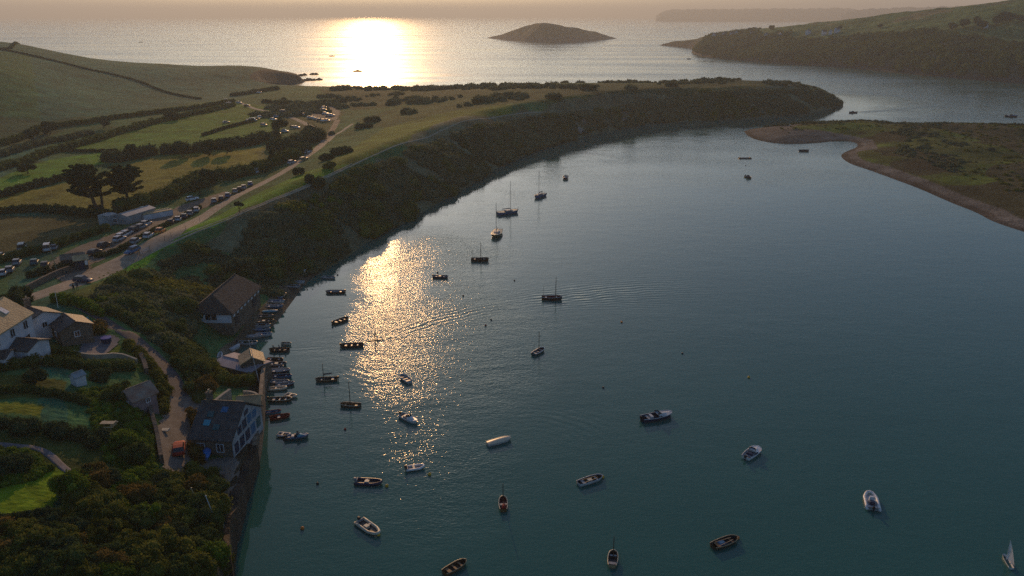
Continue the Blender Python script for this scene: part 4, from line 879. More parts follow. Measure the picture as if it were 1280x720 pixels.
wall('rough_sea_wall', 'dark rough lower sea wall under the overgrown bank', [tuple(q+rng.normal(0,.25,2)) for q in np.array(resample(np.array(sw[8:]), 2.2)[0])], .9, -1.5, 0, mat('wet_stone', (.07,.055,.04), .9, noise=(.035,.03,.022), scale=.8, bump=.2, bscale=1.5), world=True, top=[3.6,3.2,3.9,3.3,4.4,3.9,4.9,4.3,5.0])
wall('garden_wall', 'pale curved terrace wall between the slate house and the sea wall', [tuple(at(x, y, 5.2)) for x, y in [(304,489),(313,489.5),(321,492),(324.5,497),(322,503),(315,507)]], .35, 3.0, 0, M_cop, world=True, top=[5.3, 5.3])
wall('garden_wall', 'stone wall running down from the rusty roofed shed beside the yard', [(188,512),(192,528),(197,545),(200,562),(203,580)], .5, -.5, 1.2, M_stone)
wall('garden_wall', 'stone wall along the near side of the road above the left cottages', [(33,365),(50,356),(70,346),(88,339)], .5, -.4, 1.2, M_stone)
wall('garden_wall', 'low wall closing the garden with the blue tub', [(92,445),(110,449),(128,449),(150,447),(172,455)], .35, -.4, .8, M_cop)
wall('garden_wall', 'stone wall dropping past the garden gate towards the lane', [(176,447),(181,457),(184,468)], .6, -.4, 1.0, M_stone)
wall('garden_wall', 'mossy wall along the left side of the slate roofed house', [tuple(at(x, y, 5.5)) for x, y in [(249,530),(262,512),(277,499),(288,492)]], .45, 3.5, 0, M_cop, world=True, top=[6.0, 6.3])
wall('garden_wall', 'ruined low wall running down the bank beside the sea wall', [(286,590),(284,615),(282,640),(279,668)], .5, -.6, .8, M_stone)
# patio with blue tub
M_pav = mat('paving', (.15,.15,.17), .8, scale=1.5, amt=.2)
drape_area('patio', [(100,444),(106,428),(118,422),(140,420),(146,426),(140,436),(124,446)], M_pav, lift=.12, step=.35)
p = gp(133.5, 428)[0]; t = thing('hot_tub', 'round blue tub on the grey patio', 'tub', (*p, float(G(*p))+.1)); MB().tube([(0,0,0),(0,0,.7)], .75, 14).build('shell', pm('navy'), t); MB().tube([(0,0,.7),(0,0,.78)], .8, 14).build('cover', paintm('tub_blue', (.01,.04,.35), .5), t)
p = gp(136, 535)[0]; t = thing('garden_table', 'pale wooden table with benches on the terrace by the rusty shed', 'table', (*p, float(G(*p)))); 
MB().box((0,0,.74), (1.8,.8,.06)).build('table_top', pm('gold'), t)
for s in (-1, 1): MB().box((0, s*.75, .45), (1.8, .28, .06)).build('bench', pm('gold'), t); MB().box((s*.7, 0, .36), (.08, 1.4, .7)).build('leg', pm('tan'), t)
for i, (x, y, c, l) in enumerate([(105,409,'white','white garden chair by the little stone gabled cottage'), (112,405,'cyan','turquoise lounger by the little stone gabled cottage'), (122,408,'orange','orange garden chair beside the lane wall'), (116,412,'tan','wooden garden chair nearest the lane wall')]):
    p = gp(x, y)[0]; t = thing('garden_chair', l, 'chair', (*p, float(G(*p))), i*1.3)
    MB().box((0,0,.4), (.6,.7,.07)).build('seat', pm(c), t); MB().box((0,.35,.75), (.6,.07,.7)).build('backrest', pm(c), t)
    for sx in (-.25,.25):
        for sy in (-.3,.3): MB().box((sx,sy,.18), (.05,.05,.38)).build('leg', pm('grey'), t)
p = gp(258, 573)[0]; t = thing('covered_dinghy', 'bright blue covered dinghy standing in the yard behind the slate roofed house', 'boat', (*p, float(G(*p))+.35), R(10))
MB().loft(hull_rows(2.6, 1.2, .4, .8, 1), cap0=True).build('hull', pm('blue'), t, True); MB().loft([[r[0], (0, r[0][1], r[0][2]+.2), r[-1]] for r in hull_rows(2.6, 1.25, .41, .8, 1)]).build('boat_cover', paintm('cover_blue', (.02,.20,.55), .6), t, True)
for x, y, c, l in [(206,540,'white','white board lying at the edge of the yard'), (206,594,'white','pale flat slab at the foot of the yard by the bushes')]:
    p = gp(x, y)[0]; o = MB().box((0,0,.12), (1.3,.8,.14), top=.9).build('board', pm('cream')); o.location = (*p, float(G(*p))+.12); tag(o, l, 'board')
# posts, poles, flagstaff
def post(name, label, x, y, h, r=.06, m=None, arm=False, lean=0, grp=None, z=None, cat='post'):
    p = gp(x, y)[0] if z is None else at(x, y, z); b = float(G(*p)) if z is None else z
    t = thing(name, label, cat, (*p, b-.1), 0, grp); MB().tube([(0,0,0),(lean,0,h)], r, 6, r*.6).build('pole', m or M_bark, t)
    MB().ball((lean, 0, h+.05), r*1.3, 6, 4).build('finial', m or M_bark, t)
    if arm: MB().box((lean,0,h-.5), (1.4,.1,.1)).build('crossarm', M_bark, t)
    return t
post('flagstaff', 'tall bare white flagstaff at the corner of the tan roofed quay store', 324, 478, 7.5, .07, pm('pale'), lean=-.9, z=2.8, cat='flagstaff')
post('telegraph_pole', 'leaning pale pole standing in the verge left of the dark blue hut', 72, 341, 6.0, .1, pm('tan'), arm=False, lean=-.6, cat='pole')
post('flagpole', 'thin white pole beside the golden triangular roof', 73, 386, 3.2, .05, pm('white'), cat='pole')
post('mooring_post', 'leaning wooden post on the bank above the sea wall', 258, 650, 4.2, .08, pm('tan'), lean=-1.2, cat='post')
post('mooring_post', 'leaning blue and white post lower down the same bank', 273, 660, 4.2, .08, pm('pale'), lean=-.9, cat='post')
for i, (x, y) in enumerate([(206,301),(214,296.5),(232,287),(250,278),(268,269),(288,259)]): post('verge_post', 'thin dark post on the mown verge of the road', x, y, 1.2, .05, grp='posts along the mown verge', cat='post')
for i in range(7): post('white_bollard', 'short white bollard in the row before the car park hedge', 130+i*3.6, 320-i*1.3, .8, .07, pm('white'), grp='white bollards before the car park', cat='bollard')
def gate(label, a, b, h=1.1):
    A, B = gp(*a)[0], gp(*b)[0]; L = math.hypot(*(B-A)); t = thing('field_gate', label, 'gate', (*A, float(G(*A))), math.atan2(B[1]-A[1], B[0]-A[0]))
    r = MB()
    for z in (.2,.45,.7,1.0): r.tube([(0,0,z),(L,0,z)], .04, 4)
    r.tube([(0,0,.2),(L,0,1.0)], .04, 4).build('rails', M_metal, t)
    for x in (0, L): MB().tube([(x,0,-.2),(x,0,h+.2)], .09, 5).build('post', M_wood, t)
gate('pale metal field gate across the footpath beside the road', (175,319), (187,312)); gate('pale field gate on the right of the road bend', (370,213), (376,212))
# ================================================================ VEGETATION
def along(px, step, jit=.4, world=False):
    P = np.array(px, float) if world else np.array([tuple(gp(*q)[0]) for q in px]); P = smooth_poly(P, 1, False); c, _ = resample(P, step); return c+rng.normal(0, jit, c.shape)
def hedge(label, px, h, w_, m=None, seed=1, dens=60, size=None, name='hedgerow', top=0):
    m = m or L_hedge; r0 = np.hypot(*gp(*px[0])[0]); step = max(.7, w_*.45); c = along(px, step, w_*.12)
    size = size or np.clip(r0/420, .22, .9); g = np.random.default_rng(seed)
    if w_ > 2.5: c = np.concatenate([c+g.normal(0, w_*.22, c.shape), c+g.normal(0, w_*.22, c.shape)])
    R_ = g.uniform(.75, 1.25, len(c))*max(w_/2, h*.42)*(.8 if w_ > 2.5 else 1); z = G(c[:, 0], c[:, 1])+np.maximum(h-R_, R_*.1)*g.uniform(.55, 1.05, len(c))
    C = np.column_stack([c, z]); low = np.column_stack([c, G(c[:, 0], c[:, 1])+R_*.15])
    t = foliage_obj(name, np.vstack([C, low]), np.concatenate([R_, R_*1.0]), dens, size, m, seed=seed); return tag(t, label, 'hedge' if name == 'hedgerow' else name.replace('_', ' '))
hedge('long dark hedge crossing the foot of the left hill, upper of two', [(0,182),(30,172),(45,163),(62,160),(90,157),(131,151),(169,145),(210,140),(240,137),(290,128)], 2.3, 2.8, seed=2)
hedge('thick dark hedge below the hill, lower of two', [(0,212),(20,207),(60,192),(90,184),(120,176),(160,163),(200,152),(245,143),(290,133)], 2.5, 4, seed=3)
hedge('brown scrubby hedge between the two long hill hedges', [(0,196),(40,183),(80,175),(110,168)], 2.2, 4, L_scrub, seed=4)
hedge('thin hedge line splitting the two bright green fields', [(78,189.5),(110,190),(145,189.5)], 1.1, 1.2, L_dark, seed=5)
hedge('tall dark copse band between the green and the gold field', [(145,203),(165,196),(200,193),(228,191),(250,190),(290,184),(320,178),(345,174)], 4.4, 7.5, L_dark, seed=6, dens=80)
hedge('dark copse inside the bend of the road', [(348,190),(362,186),(378,182),(392,176),(398,170)], 5.5, 10, L_dark, seed=7, dens=80)
hedge('dark bushes on the near side of the road bend copse', [(352,202),(368,196),(382,188)], 4, 6, L_dark, seed=8)
hedge('dark hedge running up to the twin cypresses from the left', [(0,247),(20,241),(60,229),(85,224),(108,212)], 2.2, 2.8, L_dark, seed=9)
hedge('dark hedge along the foot of the gold field under the twin cypresses', [(-10,268),(30,265),(60,264),(90,268),(130,271),(150,268)], 2.2, 2.6, L_dark, seed=10)
hedge('broad dark hedge between the gold field and the car park', [(165,262),(185,256),(205,249),(225,240),(245,231),(262,224),(300,221),(325,214),(345,206),(362,198)], 4.2, 6.5, L_hedge, seed=11, dens=80)
hedge('hedge on the far side of the left car park', [(0,328),(30,320),(60,313),(95,300),(133,288)], 2.0, 2.6, seed=12)
hedge('low hedge between the car park rows and the road', [(123,322),(150,314),(170,302),(188,293),(215,279),(235,268),(250,261)], 1.0, 1.6, L_dark, seed=13)
hedge('thin hedge climbing across the left hill', [(-10,61),(20,66),(40,70),(70,77),(100,85),(130,91),(160,98),(178,104),(195,111),(220,119),(250,124)], 1.1, 1.6, L_dark, seed=14, dens=30)
hedge('short hedge line below the crest of the left hill', [(-10,62),(20,61),(50,59.5),(75,61)], 1.0, 2, L_dark, seed=15, dens=30)
hedge('rough hedge running to the headland from the car park', [(290,120),(310,118),(330,114),(345,112)], 2.4, 5, L_dark, seed=16, dens=30)
hedge('dark belt of bushes behind the far car park', [(330,128),(360,131),(380,131),(400,130),(430,127)], 1.8, 4, L_dark, seed=17, dens=30)
hedge('thin hedge across the far camping field', [(255,170),(275,163),(300,156),(320,151)], 1.4, 1.6, L_dark, seed=18, dens=30)
hedge('dark bushes along the ditch above the two cottages', [(40,346),(60,341),(85,335)], 1.6, 2.5, L_dark, seed=19)
hedge('clipped green hedge along the lane beside the golden roofed cottages', [(72,377),(92,381),(112,387),(128,396)], 1.9, 2.0, L_green, seed=20)
hedge('green bank hedge on the left side of the curving lane', [(160,432),(178,446),(192,462),(204,480),(207,497),(203,515)], 1.3, 1.8, L_olive, seed=21, dens=110)
hedge('overgrown hedge on the right side of the curving lane', [(140,392),(165,404),(190,420),(212,436),(228,452),(238,470),(243,490)], 2.0, 2.6, L_hedge, seed=22, dens=110)
hedge('thick dark garden hedge below the white cottages', [(-5,464),(30,457),(60,455),(95,460),(130,463),(165,462)], 1.7, 2.4, L_hedge, seed=23, dens=110)
hedge('bright topped hedge under the wall of the long cottage', [(20,450),(45,443),(70,444),(95,452)], 1.7, 1.8, L_olive, seed=24, dens=90)
hedge('hedge between the cottages and the blue tub patio', [(70,415),(90,418),(108,420),(125,412)], 1.8, 2.2, L_rust, seed=25, dens=90)
hedge('wide dark hedge across the middle of the lower gardens', [(-10,540),(30,536),(60,540),(90,547),(120,553),(140,556)], 1.5, 3.0, L_dark, seed=26, dens=130)
hedge('garden hedge right above the bright strip of lawn', [(-10,492),(40,490),(80,497),(110,505)], 1.1, 1.5, L_hedge, seed=27, dens=90)
hedge('ivy covering the front of the pale roofed shed', [(264,462),(272,470),(282,480),(296,483),(312,482)], 2.4, 2.2, L_olive, seed=28, dens=120)
hedge('hedge between the yard and the slate roofed house', [(240,520),(246,540),(243,560),(250,580)], 1.6, 1.6, L_rust, seed=29, dens=90)
hedge('bushes on the bank below the yard', [(205,610),(225,600),(245,600),(262,612)], 2.0, 3.4, L_olive, seed=30, dens=110)
hedge('dark trees behind the left cottage along the road', [(-10,405),(5,395),(22,385),(30,378)], 3.5, 2.6, L_dark, seed=31, dens=110)
# ---- single bushes and small trees
def bush(label, x, y, r, h, m, seed, n=90, size=None, grp=None, name='bush', k=9):
    p = gp(x, y)[0]; g = np.random.default_rng(seed); d = np.hypot(*p); size = size or np.clip(d/420, .16, .8)
    a = g.uniform(0, 2*np.pi, k); q = r*.68*np.sqrt(g.uniform(0, 1, k)); c = np.stack([q*np.cos(a)*g.uniform(.8, 1.25), q*np.sin(a)], -1)
    Rr = r*g.uniform(.24, .58, k)*(1 if k < 20 else .8); z = np.clip(h-Rr-g.uniform(0, h*.55, k)*(q/r*1.2), Rr*.3, None); C = np.column_stack([c, z])
    t = thing(name, label, 'tree' if 'tree' in name else 'bush', (*p, float(G(*p))-.1), 0, grp)
    foliage_obj('crown', C, Rr, n, size, m, t, .9, seed)
    tr = MB(); tr.tube([(0,0,-.2), (.1,0,h*.35), (0,.1,h*.7)], .05+r*.06, 6, .03)
    for j in range(3): tr.tube([(.05,0,h*.3), (C[j,0]*.8, C[j,1]*.8, C[j,2])], .03+r*.03, 5, .02)
    tr.build('trunk', M_bark, t); return t
bush('round dark bush at the foot of the right hand cypress', 156, 261, 3.0, 3.4, L_dark, 40)
bush('low bush at the foot of the left hand cypress', 121, 264, 1.8, 2, L_dark, 41)
bush('small round tree standing alone in the far camping field', 349, 163, 4.0, 6, L_dark, 42, name='small_tree')
bush('lone dark sapling on the mown strip right of the road', 299, 266, 1.0, 3.0, L_dark, 43, name='small_tree')
bush('dark thorn bush beside the gate on the right of the road bend', 373, 219, 2.2, 2.6, L_dark, 44)
bush('broad dark thicket on the green slope right of the road bend', 398, 230, 4.5, 3.2, L_dark, 45)
bush('scattered bush on the slope above the road bend', 408, 200, 3.0, 2.6, L_dark, 46, grp='bushes on the slope right of the road bend'); bush('scattered bush on the slope above the road bend', 428, 192, 4, 2.8, L_dark, 47, grp='bushes on the slope right of the road bend'); bush('scattered bush on the slope above the road bend', 415, 210, 2.6, 2.2, L_hedge, 48, grp='bushes on the slope right of the road bend')
gl_ = [(465,152,7,'gorse clump just right of the round car park junction'), (510,142,7,'gorse clump on the grass between the junction and the footpath top'), (455,160,5,'smaller gorse clump below the one beside the junction'), (490,130,7,'gorse clump behind the junction towards the sea glitter'), (600,128,7,'gorse clump at the top end of the pale footpath'),
 (690,122,7,'gorse clump on the peninsula in line with the island'), (735,112,8,'broad gorse clump on the peninsula skyline right of the island'), (790,112,6,'gorse clump on the peninsula crest above the bend of the bank'), (840,108,6,'gorse clump on the peninsula crest nearer its tip'), (980,107,5,'last gorse clump before the tip of the peninsula')]
for i, (x, y, r, l) in enumerate(gl_): bush(l, x, y, r*.8, 1.7, [L_dark, L_scrub][i % 2], 50+i, 70, grp='gorse clumps on the peninsula top')
ht_ = [(42,176,4,6,'left of two round trees in the brown scrub below the left hill'), (63,168,4,6.5,'right of two round trees in the brown scrub below the left hill'), (130,160,3.5,5,'round tree midway along the lower hill hedge'), (215,150,5,5,'wide tree near the far end of the lower hill hedge'), (262,194,5,7,'tall tree in the middle of the copse band above the gold field'), (284,192,4,6.5,'tree right of the tallest one in the copse band above the gold field'),
 (228,196,4,6.5,'tree left of the tallest one in the copse band above the gold field'), (168,199,4,6,'tree at the left end of the copse band above the gold field'), (250,244,3.5,5.5,'tree in the hedge behind the roadside cars'), (262,232,4,6,'tree in the broad hedge at the lower edge of the gold field'), (35,217,3,4,'small tree in the hedge at the left edge above the cypresses')]
for i, (x, y, r, h, l) in enumerate(ht_): bush(l, x, y, r, h, L_dark, 80+i, 90, name='hedge_tree', grp='trees standing in the field hedges')
# conifer in the gold field corner
p = gp(341, 207)[0]; t = thing('fir_tree', 'slender dark fir tree at the corner of the gold field', 'tree', (*p, float(G(*p))))
C = np.array([(.3*math.sin(i*2), .3*math.cos(i*2), .8+i*.75) for i in range(9)]); foliage_obj('crown', C, np.linspace(2.0, .4, 9), 60, .6, L_dark, t, .5, 5); MB().tube([(0,0,0),(0,0,7.5)], .2, 6, .05).build('trunk', M_bark, t)
# the two cypresses
def cypress(label, x, y, H, spread, seed, lean):
    p = gp(x, y)[0]; z0 = float(G(*p)); g = np.random.default_rng(seed); t = thing('cypress_tree', label, 'tree', (*p, z0-.2))
    tr = MB(); tr.tube([(0,0,0), (lean*.2,0,H*.18), (lean*.35,.1,H*.45), (lean*.6,0,H*.8)], H*.05, 8, H*.012)
    C = []; Rr = []
    if spread > 5: tr.tube([(.5,0,0), (1.0,0,H*.2), (1.1,.2,H*.5), (2.2,0,H*.75)], H*.035, 8, H*.012)
    nb = int(26+spread*2.4)
    for i in range(nb):
        u = (i+.5)/nb; zb = H*(.36+.52*u); a = g.uniform(0, 2*np.pi) if i % 3 else (0 if i % 2 else np.pi)
        ln = spread*(1.0 if u < .75 else (1-u)*2.8+.25)*g.uniform(.6, 1.08)
        zt = zb+H*g.uniform(.04, .14)-(.05*H if u < .2 else 0); xb = lean*.35*zb/H*2
        e = np.array([xb+ln*math.cos(a), ln*math.sin(a)*.8, min(zt, H*.96)]); s_ = np.array([xb, 0, zb*.82])
        m_ = s_*.45+e*.55+(0, 0, -.3+.3*u); tr.tube([s_, m_, e], .16+.1*(1-u), 5, .05)
        for q in np.linspace(.42, 1.0, 5):
            b_ = s_*(1-q)+e*q+g.normal(0, .35, 3)*(1, 1, .35); C.append(b_+(0, 0, .25)); Rr.append(g.uniform(.6, 1.15)*(1.15-.3*q))
    foliage_obj('crown', np.array(C), np.array(Rr), 60, .5, L_dark, t, .38, seed, lower=-.7); tr.build('trunk', M_bark, t); return t
cypress('left of two flat topped dark cypresses, the wider with a forked trunk', 125, 265, 13.6, 5.6, 5, -5.5)
cypress('right of two flat topped dark cypresses, on a single bare trunk', 161, 257, 12.0, 4.7, 6, -.5)
# ---- scrub of the river bank: bracken and gorse nobody could count
def scatter_stuff(name, land, mask, n, r0, r1, q, size, m, seed, lift=.0, flat=.8):
    g = np.random.default_rng(seed); I, J = np.where(mask)
    w_ = np.exp(2*(land.r0+J*land.dr)); w_ /= w_.sum(); k = g.choice(len(I), n, p=w_)
    i = I[k]; j = J[k]; T = land.t0+(i+g.uniform(-.5, .5, n))*land.dt; rr = np.exp(land.r0+(j+g.uniform(-.5, .5, n))*land.dr)
    x = rr*np.sin(T); y = rr*np.cos(T); R_ = g.uniform(r0, r1, n)*np.clip(.6+1.3*(.5+fbm(x, y, 18, 2, seed)), .5, 1.6); z = land.q(x, y)+R_*.05+lift
    o = foliage_obj(name, np.column_stack([x, y, z]), R_, q, size, m, None, flat, seed, lower=.0); o['kind'] = 'stuff'; return o
A = LAND; rr_ = np.hypot(A.X, A.Y)
prj_d = A.Y*cP+(CAM_H-A.Z)*sP; PX = 640+FPX*A.X/np.maximum(prj_d, 1); PY = 360-FPX*(A.Y*sP-(CAM_H-A.Z)*cP)/np.maximum(prj_d, 1); PX = np.where(prj_d > 5, PX, -9999)
# where the bank is: between the footpath / village and the shore, fixed to the ground in metres
bank_poly = gpp([(200,330),(240,309),(290,288),(340,268),(400,243),(440,223),(500,194),(560,172),(600,160),(640,152),(680,146),(720,142),(800,128),(860,120),(930,115),(1000,113),(1040,120),(1054,131),(1000,142),(910,150),(830,152),(740,167),(660,190),(580,235),(500,280),(430,323),(384,349),(350,372),(322,366),(292,352),(262,362),(243,392),(236,420),(215,440),(190,422),(160,402),(135,388),(120,372),(150,350)])
on_bank = pip(A.X, A.Y, bank_poly) & ~rockp & (fbm(A.X, A.Y, 14, 3, 66) > -.30) & (pdist(A.X, A.Y, smooth_poly(gpp([(92,378),(118,393),(140,407),(170,425),(190,441),(203,456),(215,472),(222,488),(225,510)]), 1, False), False) > 2.8) & (A.D > 1.2)
scatter_stuff('bank_scrub', A, on_bank & (rr_ < 300), 3600, .8, 1.9, 34, .5, L_scrub, 101, flat=.5)
scatter_stuff('bank_scrub', A, on_bank & (rr_ < 300) & (fbm(A.X, A.Y, 25, 3, 5) > .05), 1300, .9, 2.2, 34, .5, L_olive, 102, flat=.5)
scatter_stuff('bank_scrub', A, on_bank & (rr_ >= 300), 2600, 1.2, 3.0, 26, .9, L_scrub, 103, flat=.5)
scatter_stuff('bank_scrub', A, (A.D > 18) & (rr_ > 330) & (rr_ < 640) & (A.X > -150) & ~on_bank & (fbm(A.X, A.Y, 40, 3, 15) > .16), 900, 1.2, 2.6, 22, .9, L_scrub, 104)
scatter_stuff('bank_scrub', A, on_bank, 170, 1.8, 3.2, 130, .5, L_hedge, 109, flat=.8)
scatter_stuff('bank_scrub', A, on_bank & (fbm(A.X, A.Y, 20, 3, 35) > .1), 700, .5, 1.3, 40, .4, L_green, 110, flat=.6)
near = pip(A.X, A.Y, gpp([(-20,650),(75,655),(100,605),(150,600),(200,610),(225,605),(262,615),(284,640),(288,690),(289,740),(-20,740)]))
scatter_stuff('undergrowth', A, near, 1500, .4, .9, 50, .22, L_olive, 105)
gard = pip(A.X, A.Y, gpp([(100,490),(150,486),(190,520),(195,600),(150,600),(130,570),(110,520)]))
scatter_stuff('undergrowth', A, gard, 330, .3, .75, 50, .2, L_green, 106)
lane_r = pip(A.X, A.Y, gpp([(215,438),(235,425),(250,440),(264,470),(260,500),(248,503),(240,475),(228,450)]))
scatter_stuff('undergrowth', A, lane_r, 420, .5, 1.2, 50, .26, L_hedge, 107)
gl = pip(A.X, A.Y, gpp([(-20,560),(20,565),(48,572),(66,590),(30,603),(-20,620)]))
scatter_stuff('undergrowth', A, gl, 160, .4, .9, 50, .2, L_green, 108)
# ---- foreground shrubs and trees above the sea wall, each its own crown
protos = []
for i, (m_, nm) in enumerate([(L_olive, 'shrub'), (L_hedge, 'shrub'), (L_rust, 'shrub'), (L_green, 'shrub'), (L_dark, 'shrub')]): protos.append((m_, nm))
g = np.random.default_rng(12); sp_ = []
for y in np.arange(612, 742, 15):
    for x in np.arange(-12, 285, 21):
        xx = x+g.uniform(-8, 8); yy = y+g.uniform(-6, 6)
        if yy < 672 and xx < 88: continue
        if xx > 262-.1*(yy-640)+12: continue
        if xx > 205 and yy < 622: continue
        sp_.append((xx, yy))
lab = {0: 'olive green rounded shrub in the bushes above the sea wall', 1: 'mid green shrub in the bushes above the sea wall', 2: 'rust brown shrub in the bushes above the sea wall', 3: 'bright green leafy shrub in the bushes above the sea wall', 4: 'very dark shrub in the bushes above the sea wall'}
first = {}
def spot(x, y):
    v_ = 'at the bottom edge' if y > 716 else 'halfway down the slope' if y > 668 else 'under the yard'
    h_ = 'beside the sea wall' if x > 225 else 'below the lawn' if x < 95 else 'in mid thicket'
    return h_+' '+v_
names_ = ['olive green shrub', 'mid green shrub', 'rust brown shrub', 'bright green shrub', 'very dark shrub']
for i, (x, y) in enumerate(sp_):
    k = int(g.choice([0, 0, 0, 1, 1, 2, 3, 4])); v = (k, i % 2); lb = names_[k]+' '+spot(x, y)
    if v not in first: first[v] = bush(lb, x, y, 1.9, 2.4, protos[k][0], 300+i, 120, .19, lb.replace('shrub ', 'shrubs '), 'shrub', 26)
    else:
        p = gp(x, y)[0]; s_ = g.uniform(.7, 1.35); o = dup(first[v], (*p, float(G(*p))-.1), g.uniform(0, 6.3), lb, lb.replace('shrub ', 'shrubs ')); o.scale = (s_, s_, s_*g.uniform(.8, 1.15))
lawn_h = [(x, y) for x, y in zip(np.linspace(-8, 70, 8), np.linspace(664, 654, 8))]
for i, (x, y) in enumerate(lawn_h):
    p = gp(x, y)[0]; o = dup(first[(4, 0)] if (4, 0) in first else list(first.values())[0], (*p, float(G(*p))-.1), i*1.1, 'clipped dark round shrub in the row under the bright lawn', 'row of dark shrubs under the bright lawn'); o.scale = (.55, .55, .8)
for l, x, y, r, h, m_, s_ in [('pale flowering tree at the right end of the bright lawn', 122, 612, 2.2, 3.0, L_rust, 401), ('spreading olive tree behind the bright lawn', 98, 628, 2.0, 2.6, L_olive, 402), ('yellow green bush on the terrace below the rusty shed', 152, 558, 2.2, 2.4, L_green, 403), ('dark rounded tree in the lower garden', 172, 580, 2.4, 2.8, L_hedge, 404),
        ('dark leafy tree between the lane and the pale roofed shed', 250, 472, 2.4, 3.2, L_hedge, 405), ('rusty brown tree above the boathouse slip', 256, 490, 2.0, 2.6, L_rust, 406), ('dark tree in the left garden beside the slate path', 16, 588, 2.0, 2.0, L_dark, 407), ('dark bush beside the rusty shed', 150, 500, 2.4, 2.4, L_hedge, 408),
        ('bush at the top of the lower garden', 45, 478, 1.8, 2.2, L_dark, 409), ('large dark bush behind the tiny white outhouse', 130, 474, 1.8, 1.8, L_dark, 410), ('green bush under the lane wall', 186, 506, 1.4, 1.8, L_olive, 411), ('green tree right of the stone shed', 197, 498, 1.4, 2.4, L_olive, 412),
        ('dark tree on the bank left of the boathouse', 225, 395, 3.2, 4.0, L_hedge, 413), ('dark tree behind the boathouse roof', 300, 345, 3.0, 4.5, L_scrub, 414), ('tree in the corner between the boathouse and the lane', 222, 418, 2.4, 3.0, L_hedge, 415)]:
    bush(l, x, y, r, h, m_, s_, 200, .24, name='garden_tree' if 'tree' in l else 'bush', k=12)
# ---- right headland woods
g = np.random.default_rng(3)
m1 = (LR.D > 4) & (LR.D < 115+60*fbm(LR.X, LR.Y, 60, 4, 41)) & (np.hypot(LR.X, LR.Y) < 1500)
def sc2(name, mask, n, r0, r1, q, size, m_, seed):
    return scatter_stuff(name, LR, mask, n, r0, r1, q, size, m_, seed)
sc2('headland_woods', m1, 4200, 2.0, 5.0, 20, 2.0, L_hedge, 201)
sc2('headland_woods', m1 & (fbm(LR.X, LR.Y, 70, 3, 8) > .05), 900, 3.0, 6.5, 26, 2.0, L_dark, 202)
crest = [(1228,35,7),(1245,30,8),(1252,27,9),(1262,26,8),(1222,30,7),(1205,33,7),(1190,36,6),(1275,27,6),(937,39.5,5),(965,36,5),(905,46,4),(1050,36,4),(1100,34,4)]
for x, y, r in crest:
    dx, dy, dz = ray(x, y); T = np.linspace(640, 2000, 1200); h_ = LR.q(dx*T, dy*T); i = np.argmax(CAM_H+dz*T <= h_+1.0); c = (dx*T[i], dy*T[i])
    if i == 0: continue
    t = thing('headland_tree', 'dark tree standing out on the crown of the right headland', 'tree', (*c, float(LR.q(*c))-.5), 0, 'trees on the crown of the right headland')
    a = g.uniform(0, 6.3, 8); q = r*.6*np.sqrt(g.uniform(0, 1, 8)); C = np.column_stack([q*np.cos(a), q*np.sin(a), r*g.uniform(.5, 1.1, 8)])
    foliage_obj('crown', C, r*g.uniform(.4, .6, 8), 50, 1.4, L_dark, t, .85, int(x)); MB().tube([(0,0,-1),(0,0,r*.8)], r*.08, 6).build('trunk', M_bark, t)
# ---- sandspit scrub
n1 = fbm(LS.X, LS.Y, 28, 4, 51)
scatter_stuff('dune_scrub', LS, (LS.D > 22) & (n1 > .08), 1800, .5, 1.5, 24, .6, L_scrub, 211, flat=.6)
scatter_stuff('dune_scrub', LS, (LS.D > 18) & (n1 < -.05), 900, .4, 1.0, 24, .5, L_olive, 212, flat=.5)
scatter_stuff('dune_scrub', LS, (LS.Y > 440) & (LS.D > 6) & (LS.D < 24), 500, .6, 1.6, 22, .6, L_dark, 213, flat=.7)
